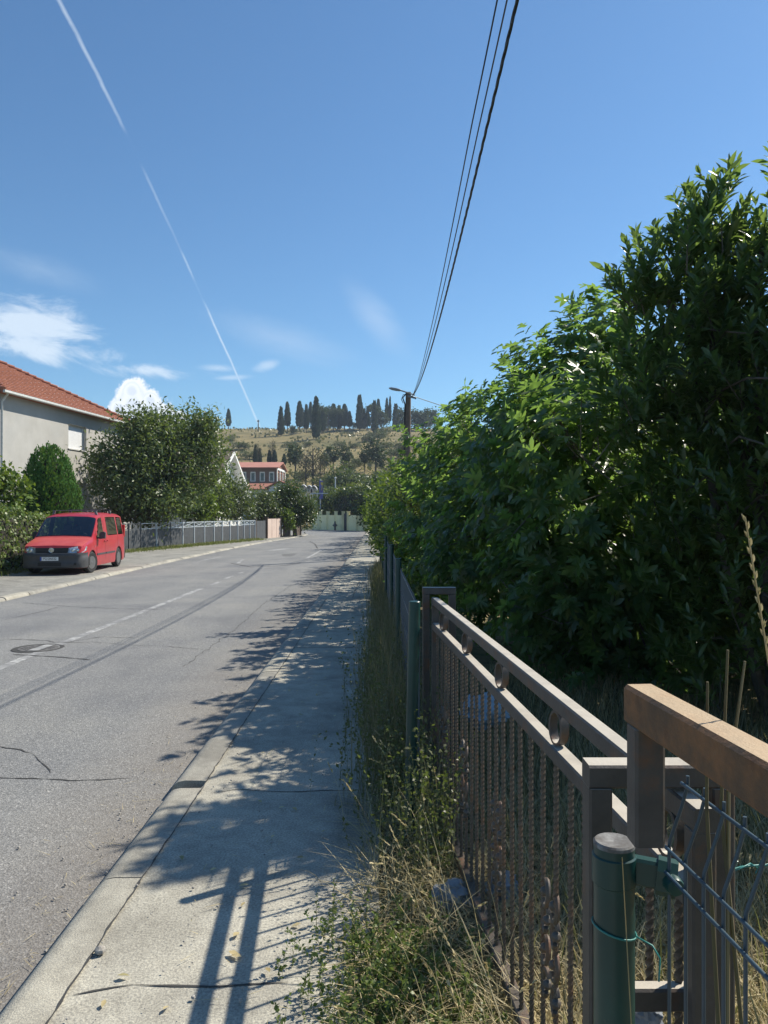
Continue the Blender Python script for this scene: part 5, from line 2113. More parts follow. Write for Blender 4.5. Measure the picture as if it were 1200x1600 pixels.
tree('garden_tree', 'mid-green tree rising behind the banner pole at the foot of the hill', 'tree', (*at(540, 800, 104)[:2], 0), [pxblob(535, 757, 104, 24, 24, 2), pxblob(556, 765, 104, 22, 18, 2)], L_OLIVE, 240, 18, .5, .38, DIA, .16)

# banner pole
bpP = at(500.5, 800, 86)
M_PALE = plain('pale_pole_metal', (.55, .56, .58), .4, .3)
bn_ = thing('banner_pole', 'pale banner pole with purple and yellow flag behind the yellow wall', 'flagpole', (bpP.x, bpP.y, -.16))
b = MB()
b.tube([(bpP.x, bpP.y, -.2), (bpP.x, bpP.y, 5.4)], [.07, .05], 10)
b.build('pole', M_PALE, bn_, 40)
vs, fs = [], []
for i in range(13):
    for j in range(4):
        f = j / 3
        vs.append((bpP.x - .12 + .44 * f, bpP.y - .12 + .07 * math.sin(i * .8 + j), 5.2 - 2.05 * i / 12))
fs = [(i * 4 + j, i * 4 + j + 1, i * 4 + j + 5, i * 4 + j + 4) for i in range(12) for j in range(3)]
b = MB()
b.add(vs, fs)
fl = b.build('flag', plain('purple_cloth', (.16, .15, .36), .8), bn_, fix=False)
vs2 = [(x, y - .09, z) for x, y, z in vs]
b = MB()
b.add([vs2[1 * 4 + 1], vs2[1 * 4 + 3], vs2[7 * 4 + 2], vs2[1 * 4 + 2]], [(0, 3, 1), (0, 1, 2)])
b.build('yellow_triangle', plain('yellow_cloth', (.62, .45, .08), .8), fl, fix=False)
b = MB()
b.bar((bpP.x - 1.15, bpP.y - .1, 3.78), (bpP.x + .85, bpP.y - .1, 3.78), .08, .1)
b.build('crossbar', M_PALE, bn_)
q = at(524, 800, 97)
lp = thing('lamp_post', 'thin pale lamp post at the foot of the hill right of the banner', 'lamp post', (q.x, q.y, -.16))
b = MB()
b.tube([(q.x, q.y, -.2), (q.x, q.y, 5.9)], [.1, .07], 8)
b.build('shaft', M_PALE, lp, 40)
b = MB()
b.lathe((q.x, q.y, 5.9), [(.07, 0), (.14, .06), (.14, .16), (.04, .24)], 10)
b.build('lamp_head', M_PALE, lp, 40)
# white domed canopies
for k, (u, v) in enumerate(((474.5, 765), (483.5, 766), (490.5, 766.5))):
    p = at(u, v, 108)
    t = thing('white_canopy', ('white arched canopy left of the banner pole, ' + ('leftmost of three', 'middle one of three', 'rightmost of three')[k]), 'canopy', (p.x, p.y, -.1), 'white arched canopies')
    b = MB()
    n = 12
    vs = []
    for yy, s in ((0, 1.0), (.5, 1.06), (1.0, 1.0)):
        for j in range(n + 1):
            a = math.pi * j / n
            vs.append((p.x + .5 * s * math.cos(a), p.y - .5 + yy, p.z - .35 + .95 * s * math.sin(a)))
    m1 = n + 1
    b.add(vs, [(i * m1 + j, i * m1 + j + 1, (i + 1) * m1 + j + 1, (i + 1) * m1 + j) for i in range(2) for j in range(n)])
    b.add([(p.x + .5 * math.cos(math.pi * j / n), p.y + .45, p.z - .35 + .95 * math.sin(math.pi * j / n)) for j in range(n + 1)], [tuple(range(n + 1))])
    ob = b.build('cover', plain('white_canvas', (.78, .79, .80), .7, var=.03), t, 60, fix=False)
    md = ob.modifiers.new('thick', 'SOLIDIFY')
    md.thickness = .06
    b = MB()
    for sx in (-.46, .46):
        b.tube([(p.x + sx, p.y, -.2), (p.x + sx, p.y, p.z - .3)], .05, 6)
    b.build('leg', M_PALE, t, 40)

# ================================================================== TREES ON THE HILL
L_CYP = leafm('cypress_foliage', [(.012, .026, .016), (.02, .04, .022), (.03, .052, .028)], tfac=.08, rough=.8)
L_PINE = leafm('pine_foliage', [(.03, .05, .022), (.05, .075, .03), (.07, .10, .042)], tfac=.1, rough=.8)
L_SCRUB = leafm('scrub_foliage', [(.07, .085, .04), (.10, .115, .055), (.13, .13, .065)], tfac=.15, rough=.8)
L_BARE = leafm('dry_twigs', [(.10, .085, .06), (.14, .115, .08), (.09, .085, .055)], tfac=.1, rough=.9)
M_FARBARK = plain('far_bark', (.07, .055, .045), .9)


def hill_hit(u, v):
    for k in range(1120, 3440, 5):
        y = k / 10
        x = (u - 600) / 1200 * y
        if hill_h(x, y) >= EYE - (v - 800) / 1200 * y:
            return Vector((x, y, hill_h(x, y)))
    y = 344.0
    x = (u - 600) / 1200 * y
    return Vector((x, y, hill_h(x, y)))


def proto_cypress(slim, clear, n):
    """Unit-height cypress: spindle of upward sprays."""
    z = clear + (1 - clear) * RNG.random(n)
    f = (z - clear) / (1 - clear)
    r = slim * np.sin(np.clip(f * .93 + .07, 0, 1) ** .62 * math.pi) ** .8 * (.75 + .35 * RNG.random(n))
    a = RNG.random(n) * 6.283
    P = np.stack([r * np.cos(a), r * np.sin(a), z - .02], 1)
    O = np.stack([np.cos(a), np.sin(a), np.zeros(n)], 1)
    V, F = inst(*t_diamond(.3), P, np.array([0, 0, 1.0]) + O * .25 + ran(n) * .2, O + ran(n) * .5, .075 + .05 * RNG.random(n))
    V2, F2 = np_cone(slim * .62, clear, .95)
    return cat_geo([(V, F), (V2, F2)])


def np_cone(r, z0, z1, n=8):
    prof = [(.02, z0), (r, z0 + (z1 - z0) * .2), (r * .9, z0 + (z1 - z0) * .5), (r * .5, z0 + (z1 - z0) * .8), (.01, z1)]
    V = [(a * math.cos(t), a * math.sin(t), z) for a, z in prof for t in [k * 6.2832 / n for k in range(n)]]
    F = []
    for i in range(len(prof) - 1):
        for j in range(n):
            F += [(i * n + j, i * n + (j + 1) % n, (i + 1) * n + j), (i * n + (j + 1) % n, (i + 1) * n + (j + 1) % n, (i + 1) * n + j)]
    return np.array(V, float), np.array(F)


def unit_tree(name, cat, crown_geo, lm, tr0, tr1, group, bend=0.0, twigs=()):
    root = thing(name, 'x', cat, (0, 0, 0), group)
    np_mesh('crown', *crown_geo, lm, root)
    b = MB()
    b.tube([(0, 0, -.03), (bend * .4, 0, tr1 * .4), (bend, 0, tr1)], [tr0, tr0 * .8, tr0 * .35], 7)
    for p, q, r in twigs:
        limb(b, p, q, r, r * .25, seg=3, n=4)
    b.build('trunk', M_FARBARK, root, 50)
    return root


def puff_geo(blobs, n, per, sg, size):
    V, F, C = clump_leaves(blobs, n, per, sg, size, DIA, .4, .3)
    return (V, F), C


ORD = ['first', 'second', 'third', 'fourth', 'fifth', 'sixth', 'seventh', 'eighth', 'ninth', 'tenth', 'eleventh', 'twelfth', 'thirteenth', 'fourteenth', 'fifteenth', 'sixteenth',
       'seventeenth', 'eighteenth', 'nineteenth', 'twentieth']
CY = [unit_tree('cypress', 'cypress', proto_cypress(s, c, n), L_CYP, .016, .6, 'cypresses on the hill ridge') for s, c, n in ((.085, .04, 520), (.105, .16, 560), (.075, .24, 460))]


def zx(x):
    return 430 + x / 5


def zv(y):
    return 600 + y / 5


# (u, top v, base v, kind, width factor)
ridge = [(357, 642, 671, 1, 1.15), (zx(45), zv(203), zv(408), 0, 1.2), (zx(95), zv(168), zv(385), 2, 1.15), (zx(190), zv(158), zv(372), 1, 1.1), (zx(215), zv(208), zv(350), 2, 1.0),
         (zx(243), zv(183), zv(385), 1, .9), (zx(275), zv(163), zv(355), 2, 1.0), (zx(320), zv(138), zv(432), 0, 1.15), (zx(372), zv(225), zv(392), 1, 1.35), (zx(455), zv(178), zv(372), 1, 1.4),
         (zx(500), zv(188), zv(360), 0, 1.2), (zx(542), zv(178), zv(362), 1, 1.4), (zx(580), zv(228), zv(358), 1, 1.5), (zx(660), zv(117), zv(360), 0, 1.15), (zx(692), zv(208), zv(352), 0, 1.4),
         (zx(722), zv(215), zv(358), 1, 1.35), (zx(776), zv(158), zv(392), 0, .95), (zx(806), zv(123), zv(330), 1, .9), (zx(872), zv(120), zv(335), 2, .75), (zx(897), zv(117), zv(342), 2, .55)]
ridge2 = [(zx(942), zv(178), zv(368), 0, 1.3), (zx(1022), zv(205), zv(355), 1, 1.2)]
dirs_ = [('tallest broad', 0)]


def place_unit(protos, used, kind, p, h, wf, label):
    r = protos[kind]
    if kind not in used:
        used.add(kind)
        o = r
        o['label'] = label
    else:
        o = dup(r, label=label)
    o.location = p
    h *= 1.06
    o.scale = (h * wf * .98, h * wf * .98, h)
    o.rotation_euler = (0, 0, random.uniform(0, 6.28))
    return o


used = set()
for i, (u, vt, vb, k, wf) in enumerate(ridge + ridge2):
    p = hill_hit(u, vb)
    h = (vb - vt) / 1200 * p.y
    if i == 0:
        lab = 'lone dark cypress standing apart on the hill ridge, left of the contrail foot'
    elif i < len(ridge):
        lab = 'dark cypress on the hill ridge, %s from the left in the main row' % ORD[i - 1]
    else:
        lab = 'dark cypress on the ridge just left of the utility pole' if i == len(ridge) else 'dark cypress on the ridge seen beside the utility pole shaft'
    place_unit(CY, used, k, p, h, wf, lab)
# dark cypresses lower down, behind the brick building
low = [(399, 697, 728, 0, 1.1), (406, 702, 728, 0, 1.2), (421, 704, 728, 1, 1.3), (429, 704, 728, 1, 1.4), (444, 710, 730, 1, 1.5)]
for i, (u, vt, vb, k, wf) in enumerate(low):
    p = hill_hit(u, vb)
    o = dup(CY[k], label='dark cypress behind the brick building, %s from the left' % ORD[i])
    o['group'] = 'cypresses behind the brick building'
    o.location = p
    h = (vb - vt) / 1200 * p.y
    o.scale = (h * wf, h * wf, h)
# pines: umbrella crowns on the ridge, open crowns half way up
g1, c1 = puff_geo([(0, 0, .86, .30, .26, .10), (.12, 0, .80, .22, .2, .08)], 46, 14, .05, .075)
um = unit_tree('pine', 'pine', g1, L_PINE, .022, .84, 'pines on the hill', .03)
g2_, c2 = puff_geo([(0, 0, .78, .20, .2, .2), (.1, .02, .62, .16, .16, .12), (-.1, 0, .66, .14, .14, .12), (.02, 0, .5, .1, .1, .08)], 60, 14, .055, .075)
op = unit_tree('pine', 'pine', g2_, L_PINE, .024, .8, 'pines on the hill', -.03, [((0, 0, .45), (.12, 0, .62), .01), ((0, 0, .5), (-.12, 0, .66), .01)])
g3, c3 = puff_geo([(0, 0, .55, .30, .3, .38)], 44, 10, .07, .05)
br = unit_tree('bare_tree', 'tree', g3, L_BARE, .03, .9, 'thin trees on the hill', .02, [((0, 0, .2 + .06 * k), (.26 * math.cos(k * 2.1), .26 * math.sin(k * 2.1), .5 + .05 * k), .012) for k in range(9)])
g4, c4 = puff_geo([(0, 0, .5, .5, .5, .42), (.3, .1, .4, .3, .3, .3), (-.3, 0, .42, .3, .3, .3)], 80, 14, .09, .10)
sc_ = unit_tree('hill_shrub', 'shrub', g4, L_SCRUB, .03, .4, 'shrubs on the hill')
g5, c5 = puff_geo([(0, 0, .56, .34, .34, .40), (.1, .1, .75, .2, .2, .22)], 90, 14, .08, .09)
rt = unit_tree('ridge_tree', 'tree', g5, L_PINE, .03, .5, 'bushy trees on the ridge')


def put(proto, first, items, fmt):
    for i, (u, vt, vb, wf, d_) in enumerate(items):
        p = hill_hit(u, vb)
        h = (vb - vt) / 1200 * p.y
        o = proto if (first and i == 0) else dup(proto)
        o['label'] = d_
        o.location = p
        o.scale = (h * wf, h * wf, h)
        o.rotation_euler = (0, 0, random.uniform(0, 6.28))


put(um, True, [(502, 636, 678, 1.0, 'flat-topped umbrella pine on the ridge behind the tallest left cypress'), (512, 637, 676, 1.1, 'flat-topped umbrella pine on the ridge left of the dense cypress cluster'),
               (527, 638, 674, 1.0, 'flat-topped umbrella pine rising behind the dense cypress cluster'), (580, 633, 672, .9, 'flat-topped umbrella pine between the tall right-hand cypresses')], '')
put(op, True, [(461, 697, 746, 1.15, 'open pine on the slope, above the right end of the brick building'), (520, 699, 738, 1.5, 'wide open pine on the slope, above the flag'),
               (541, 699, 742, 1.0, 'slim leaning pine on the slope, right of the wide one'), (570, 704, 738, 1.1, 'small pine on the slope, below the bare patch'),
               (587, 689, 742, 1.35, 'tall pine on the slope, nearest the utility pole'), (596, 712, 745, 1.0, 'small slope pine just right of the tall one'), (507, 710, 742, 1.0, 'small pine on the slope, left of the wide one')], '')
put(br, True, [(489, 694, 765, 1.0, 'tall brownish half-bare tree on the slope above the white canopies'), (403, 690, 728, .5, 'thin bare tree behind the brick building roof'), (426, 685, 728, .5, 'thin bare tree between two cypresses behind the brick building'),
               (478, 705, 765, .8, 'brownish thin tree left of the tall half-bare one'), (500, 712, 765, .8, 'brownish thin tree right of the tall half-bare one')], '')
put(rt, True, [(zx(832), zv(205), zv(352), 1.0, 'rounded bushy tree on the ridge among the right-hand cypresses'), (zx(990), zv(188), zv(355), .9, 'bushy tree on the ridge just left of the pole top'), (zx(1100), zv(200), zv(365), 1.0, 'dark bushy tree on the ridge right of the pole'),
               (zx(1150), zv(215), zv(365), 1.1, 'dark bushy tree on the ridge, second right of the pole'), (zx(1200), zv(195), zv(365), 1.2, 'dark bushy tree on the ridge beside the fig leaves'),
               (zx(140), zv(325), zv(395), 1.2, 'small round bush among the left-hand cypresses'), (zx(618), zv(300), zv(352), 1.2, 'small round bush left of the tallest right cypress'), (zx(400), zv(205), zv(365), .8, 'slim bushy tree right of the tallest left cypress')], '')
scrub = [(460, 752, 775, 1.3), (470, 735, 752, 1.6), (505, 745, 770, 1.5), (520, 752, 778, 1.5), (538, 742, 762, 1.4), (552, 738, 756, 1.6), (566, 742, 762, 1.5), (580, 748, 768, 1.6), (600, 735, 760, 1.6),
         (545, 722, 738, 1.6), (560, 716, 728, 2.0), (600, 668, 682, 1.6), (590, 674, 688, 1.8), (575, 680, 690, 1.8), (605, 690, 702, 1.8), (438, 740, 756, 1.5), (375, 690, 702, 2), (360, 682, 690, 2), (390, 705, 718, 2.2),
         (455, 690, 700, 2.2), (530, 690, 700, 1.8), (555, 692, 700, 2.0), (480, 690, 697, 2.2), (615, 700, 716, 1.6), (630, 690, 705, 1.6), (640, 715, 735, 1.6), (620, 720, 742, 1.6), (655, 690, 702, 1.6), (450, 768, 786, 1.6), (500, 768, 788, 1.6), (540, 762, 780, 1.5), (580, 765, 785, 1.5)]
for i, (u, vt, vb, wf) in enumerate(scrub):
    p = hill_hit(u, vb)
    h = (vb - vt) / 1200 * p.y
    o = sc_ if i == 0 else dup(sc_)
    o['label'] = 'grey-green shrub among many on the dry hillside'
    o.location = p
    o.scale = (h * wf, h * wf, h * 1.1)
    o.rotation_euler = (0, 0, random.uniform(0, 6.28))
# thin bare stems on the ridge line
for u, vt, lab in ((403.5, 656, 'thin mast on the ridge under the contrail'), (342, 655, 'thin mast on the ridge beside the big leafy tree')):
    p = hill_hit(u, 672)
    h = (672 - vt) / 1200 * p.y
    b = MB()
    b.tube([p + Vector((0, 0, -.5)), p + Vector((0, 0, h))], [.28, .16], 6)
    b.lathe(p + Vector((0, 0, h * .8)), [(.2, 0), (.5, .1), (.5, .5), (.2, .6)], 8)
    tag(b.build('mast', M_FARBARK, None, 40), lab, 'mast')
# low weeds roughening the slope
n = 9000
xs = RNG.uniform(-120, 60, n)
ysr = 114 + (344 - 114) * RNG.random(n)
B0 = np.array([(x, y, hill_h(x, y) - .05) for x, y in zip(xs, ysr)])
pn = np.array([noise.noise(Vector((x * .04, y * .07, 3))) for x, y in zip(xs, ysr)])
B0 = B0[pn > -.05]
V, F = inst(*t_diamond(.5), B0, ran(len(B0)) * .6 + np.array([0, 0, .9]), ran(len(B0)), .35 + .8 * RNG.random(len(B0)))
tag(np_mesh('hill_weeds', V, F, leafm('hill_weed', [(.12, .12, .05), (.26, .21, .10), (.18, .16, .07), (.33, .26, .14)], tfac=.1)), None, None, None, 'stuff')

# ================================================================== FIG, LAUREL AND SHRUBS AT THE RIGHT
L_FIG = leafm('fig_leaves', [(.025, .06, .024), (.045, .095, .032), (.065, .125, .038), (.10, .165, .055), (.075, .13, .05), (.17, .18, .06)], trans=(.36, .58, .09), tfac=.54, rough=.32, spec=.7)
L_BAY = leafm('bay_leaves', [(.022, .05, .018), (.04, .08, .024), (.065, .11, .03), (.11, .155, .05), (.07, .12, .035)], trans=(.32, .48, .08), tfac=.45, rough=.33, spec=.7)
L_SHR = leafm('privet_leaves', [(.035, .065, .018), (.055, .095, .024), (.08, .12, .03), (.11, .15, .04)], trans=(.25, .36, .04), tfac=.38)
M_FIGB = surf('fig_bark', [(.3, (.10, .09, .075)), (.7, (.22, .20, .17))], 12, .8)


def shoot_tree(name, label, cat, base, blobs, lm, n_sh, length, per, size, tpl, shell, outw, upw, spread, droop, stems, bark, r0=.07, keep=None, zmin=.15, twig=.006, limb_n=60):
    t = thing(name, label, cat, base)
    P, O = blob_points(blobs, n_sh, shell)
    k = P[:, 2] > zmin
    if keep is not None:
        k &= keep(P)
    P, O = P[k], O[k]
    D = nrm(O * outw + np.array([0, 0, upw]) + ran(len(P)) * .35)
    V, F = shoot_leaves(P - D * length * .5, D, length, per, size, tpl, spread, droop)
    np_mesh('foliage', V, F, lm, t)
    b = MB()
    base = Vector(base)
    forks = []
    for (dx_, dy_, h) in stems:
        tip = base + Vector((dx_, dy_, h))
        limb(b, base + Vector((dx_ * .08, dy_ * .08, -.1)), tip, r0, r0 * .35, .1, 8, 7)
        for q in (.35, .5, .65, .8, 1):
            forks.append(base.lerp(tip, q))
    idx = RNG.choice(len(P), min(len(P), limb_n), replace=False)
    for i in idx:
        p = Vector(P[i])
        f = min(forks, key=lambda a: (a - p).length + .5 * max(0, a.z - p.z))
        limb(b, f, p, r0 * .22, twig, .12, 5, 4)
    for i in RNG.choice(len(P), min(len(P), 420), replace=False):
        p, d = Vector(P[i]), Vector(D[i])
        b.tube([p - d * length * .9, p + d * length * .4], [twig, twig * .5], 4)
    b.build('trunk', bark, t, 60)
    return t


fig_blobs = [(2.5, 9.0, 2.1, 1.5, 1.6, 1.8), (1.85, 11.0, 1.95, 1.3, 1.5, 1.65), (1.25, 12.7, 1.8, 1.1, 1.4, 1.55), (2.3, 7.3, 1.0, 1.25, 1.0, 1.0), (1.75, 6.7, 2.15, .75, .8, .8), (1.5, 7.6, 2.2, .7, .8, .9), (1.7, 6.9, 1.1, .75, .7, .6), (1.0, 13.4, .7, .75, 1.5, .6), (3.6, 9.5, 2.0, 1.5, 1.5, 1.8), (1.45, 9.2, 1.25, .95, 1.4, .95),
             (2.55, 8.6, 3.75, .45, .5, .5), (2.15, 9.2, 3.4, .4, .5, .4)]
shoot_tree('fig_tree', 'large spreading fig tree with lobed leaves overhanging the fence beyond the gate', 'fig tree', (2.6, 9.6, -.03), fig_blobs, L_FIG, 2100, .36, 10, .16, FIG, .5, .8, .55, 1.15, .5,
           [(-.9, -.9, 2.6), (.3, -.6, 3.2), (-1.2, .6, 2.4), (-.5, 1.8, 2.3), (1.0, .3, 2.8), (-.2, -1.8, 1.0), (.5, -1.6, 1.4), (-.8, -2.4, 2.3)], M_FIGB, .085, limb_n=130)
shoot_tree('laurel_tree', 'tall dark bay laurel with upright leafy shoots filling the right edge above the gate', 'laurel', (3.25, 6.3, -.03),
           [(3.3, 6.0, 1.5, 1.4, 1.0, 1.5), (3.25, 6.1, 2.75, 1.0, .9, 1.05), (3.2, 6.5, 3.3, .75, .6, .75), (3.0, 6.3, 2.2, .9, .7, 1.0), (2.3, 6.0, 2.95, .42, .5, .75), (2.5, 6.0, 3.55, .40, .4, .55), (2.3, 6.0, 3.5, .36, .4, .42), (3.0, 6.1, 3.5, .5, .5, .5), (3.5, 6.2, 3.8, .4, .5, .6), (2.02, 6.0, 3.45, .26, .3, .26), (2.2, 6.0, 3.75, .24, .3, .22), (1.95, 6.0, 2.7, .3, .4, .4),
            (2.60, 6.0, 4.12, .12, .2, .40), (3.06, 6.0, 4.10, .13, .2, .45), (2.42, 6.0, 4.0, .10, .2, .2), (3.25, 4.75, 1.95, .78, .55, 1.7), (3.9, 5.2, 2.1, .95, .75, 1.95), (4.3, 6.6, 2.4, 1.2, 1.0, 2.0), (4.6, 7.8, 2.0, 1.2, 1.2, 2.0)],
           L_BAY, 3500, .26, 15, .115, LANCE, .5, .55, .9, .85, .0,
           [(-.6, -.2, 3.4), (-.2, -.1, 3.9), (-.62, -.2, 3.9), (-.9, -.3, 3.2), (.5, .2, 3.4), (.3, -.4, 2.4)], M_BARK, .05, zmin=.2, limb_n=110)
shoot_tree('shrub_row', 'fresh green leafy shrub leaning over the fence just past the fig tree', 'shrub', (.75, 16.5, -.03),
           [(.85, 15.3, 1.55, .95, 1.9, 1.4), (.55, 17.6, 1.6, .85, 1.8, 1.15), (1.6, 16, 1.8, 1.2, 2, 1.6), (.8, 17.0, .6, .7, 3.2, .55)], L_SHR, 900, .34, 10, .13, LANCE_W, .45, .7, .7, .95, .15,
           [(-.2, -.8, 1.9), (.1, .9, 2.1), (-.3, .2, 1.8)], M_BARK, .04, limb_n=50)
shoot_tree('shrub_row', 'leafy green shrub further along the fence, under the utility pole', 'shrub', (.5, 23, -.03),
           [(.55, 21.5, 1.5, .85, 2.2, 1.25), (.35, 25, 1.5, .8, 2.2, 1.2), (1.4, 23, 1.6, 1.2, 2.5, 1.4)], L_SHR, 800, .42, 10, .16, LANCE_W, .45, .7, .7, .95, .15,
           [(-.2, -.8, 1.8), (.1, .9, 2.0), (-.3, .2, 1.7)], M_BARK, .04, limb_n=40)
shoot_tree('far_shrub', 'dark green shrub at the far end of the right pavement', 'shrub', (.2, 34, -.03),
           [(.35, 32, 1.45, 1.0, 2.6, 1.5), (.2, 38, 1.6, 1.1, 3.0, 1.7), (.6, 45, 1.8, 1.6, 4, 2.0), (.8, 54, 1.9, 1.8, 4, 2.2)], L_SHR, 900, .55, 9, .24, LANCE_W, .45, .7, .6, .95, .15,
           [(-.2, -.8, 1.8), (.1, 2.9, 2.0), (.1, 10, 1.7)], M_BARK, .05, limb_n=40)

hedge_box('garden_hedge', 'dark wild hedge closing the garden behind the fig and laurel trees', 'hedge', (3.0, 12.6), (9.5, 9.0), 1.6, 3.7, 3.9, -.03, L_DARK, 6000, .16, DIA, rough=.2)
tree('young_fig', 'low young fig bush filling the shade between the fig and laurel trunks', 'bush', (3.3, 7.9, -.03), [(3.2, 7.9, .9, 1.3, .7, .8), (4.6, 7.6, .8, 1.0, .7, .8), (2.0, 8.1, .6, .7, .6, .5)], L_FIG, 170, 12, .2, .16, FIG, .05)

# ================================================================== WEEDS, STRAW AND SMALL LITTER
L_GRASS = leafm('verge_grass', [(.05, .065, .03), (.08, .09, .045), (.20, .17, .10), (.30, .25, .16), (.12, .105, .065), (.15, .13, .085)], trans=(.3, .32, .08), tfac=.35, rough=.6)
L_DRY = leafm('dry_straw', [(.46, .37, .19), (.60, .50, .28), (.34, .27, .13), (.68, .58, .35), (.22, .21, .08)], trans=(.65, .54, .26), tfac=.3, rough=.6)
L_HERB = leafm('small_herb', [(.06, .10, .025), (.10, .15, .04), (.15, .19, .06), (.09, .12, .05)], trans=(.3, .4, .08), tfac=.35)
L_STEM = leafm('weed_stems', [(.10, .09, .055), (.16, .14, .075), (.22, .185, .11), (.09, .10, .05)], tfac=.15)


def rect(n, x0, x1, y0, y1, z=-.02):
    return np.stack([RNG.uniform(x0, x1, n), RNG.uniform(y0, y1, n), np.full(n, z)], 1)


def fence_side(n, y0, y1, spread):
    """Points crowding against the fence from the pavement side."""
    y = RNG.uniform(y0, y1, n)
    line = np.where(y < 4.4, .62 - .0765 * y, .22 - .014 * (y - 4))
    x = line - .03 - np.abs(RNG.normal(size=n)) * spread
    return np.stack([x, y, np.full(n, -.02)], 1)


# dry tufted grass all over the yard
n = 15000
Pq = np.concatenate([rect(n, .55, 3.6, .9, 5.5), rect(4000, .5, 2.0, .8, 2.8), rect(5000, .3, 2.6, 5.0, 8.0)])
keep_ = Pq[:, 0] > (.62 - .0765 * Pq[:, 1]) + .03
Pq = Pq[keep_]
V, F, _ = blades(Pq, .10 + .22 * RNG.random(len(Pq)) ** 1.5, .0022 + .002 * RNG.random(len(Pq)), .7 + .9 * RNG.random(len(Pq)), 3)
tag(np_mesh('dry_grass', V, F, L_DRY), None, None, None, 'stuff')
n = 5000
Pq = rect(n, .5, 3.4, 1.0, 7.0)
Pq = Pq[Pq[:, 0] > (.62 - .0765 * Pq[:, 1]) + .03]
V, F, _ = blades(Pq, .15 + .3 * RNG.random(len(Pq)), .003 + .002 * RNG.random(len(Pq)), .3 + .7 * RNG.random(len(Pq)), 4)
tag(np_mesh('green_grass', V, F, L_GRASS), None, None, None, 'stuff')
# flattened straw lying over the ground both sides of the gate
n = 9000
Pq = np.concatenate([rect(6000, .45, 2.6, .9, 4.5, .0), rect(2500, -.1, .6, 1.8, 4.6, .0)])
Pq[:, 2] += RNG.random(len(Pq)) * .06
V, F, _ = blades(Pq, .15 + .2 * RNG.random(len(Pq)), .0016 + .001 * RNG.random(len(Pq)), 1.42 + .14 * RNG.normal(size=len(Pq)), 3, curl=.15, low=.85)
tag(np_mesh('flattened_straw', V, F, L_DRY), None, None, None, 'stuff')

# weeds along the fence, pavement side
parts = []
Pq = fence_side(2100, 4.4, 9.0, .14)
V, F, _ = blades(Pq, .18 + .50 * RNG.random(len(Pq)) ** 1.4, .0022 + .0018 * RNG.random(len(Pq)), .15 + .6 * RNG.random(len(Pq)), 4)
parts.append((V, F))
Pq = fence_side(1300, 2.0, 4.6, .16)
V, F, _ = blades(Pq, .05 + .17 * RNG.random(len(Pq)), .002 + .0018 * RNG.random(len(Pq)), .8 + 1.0 * RNG.random(len(Pq)), 4)
parts.append((V, F))
Pq = fence_side(2600, 9.0, 22.0, .14)
V, F, _ = blades(Pq, .15 + .4 * RNG.random(len(Pq)), .004 + .003 * RNG.random(len(Pq)), .2 + .7 * RNG.random(len(Pq)), 3)
parts.append((V, F))
tag(np_mesh('verge_grass', *cat_geo(parts), L_GRASS), None, None, None, 'stuff')


def herbs(base, h, n_leaf, lsize, stem_r, lean, tpl=DIA):
    """Upright stems set with small leaves."""
    n = len(base)
    V, F, pts = blades(base, h, stem_r, lean, 4)
    P = np.stack(pts, 1)
    k = n_leaf
    t = (.15 + .85 * RNG.random((n, k))) * 4
    i0 = np.minimum(t.astype(int), 3)
    f = (t - i0)[..., None]
    rows_ = np.arange(n)[:, None]
    pos = (P[rows_, i0] * (1 - f) + P[rows_, i0 + 1] * f).reshape(-1, 3)
    yd = ran(len(pos)) + np.array([0, 0, .5])
    lv = inst(tpl[0], tpl[1], pos, yd, ran(len(pos)) + np.array([0, 0, .6]), lsize * (.5 + .9 * RNG.random(len(pos))))
    return (V, F), lv


st1, lv1 = herbs(fence_side(900, 3.4, 7.6, .17), .35 + .45 * RNG.random(900), 16, .022, .0016, .15 + .5 * RNG.random(900))
tag(np_mesh('tall_weeds', *cat_geo([lv1]), leafm('weed_leaves', [(.06, .075, .03), (.10, .11, .05), (.14, .14, .07), (.07, .09, .035)], tfac=.3)), None, None, None, 'stuff')
bs = np.concatenate([np.stack([RNG.normal(.12, .18, 640), RNG.uniform(2.0, 2.95, 640), np.full(640, -.02)], 1), np.stack([RNG.normal(-.05, .12, 120), RNG.uniform(2.4, 3.2, 120), np.full(120, -.01)], 1)])
bs = bs[bs[:, 0] < (.56 - .0765 * bs[:, 1])]
st2, lv2 = herbs(bs, .05 + .17 * RNG.random(len(bs)), 22, .017, .0013, .2 + .9 * RNG.random(len(bs)))
tag(np_mesh('creeping_herb', *cat_geo([lv2]), L_HERB), None, None, None, 'stuff')
# dead twiggy stems by the green posts
b1 = fence_side(420, 4.4, 8.5, .12)
sv, sf, spt = blades(b1, .5 + .6 * RNG.random(420), np.full(420, .0022), .05 + .35 * RNG.random(420), 4)
tw = []
for q in (1, 2, 3):
    tv_, tf_, _ = blades(np.repeat(spt[q], 3, 0), .08 + .16 * RNG.random(1260), np.full(1260, .0012), .5 + .6 * RNG.random(1260), 3)
    tw.append((tv_, tf_))
tag(np_mesh('dry_stems', *cat_geo([(sv, sf), st1, st2] + tw), L_STEM), None, None, None, 'stuff')
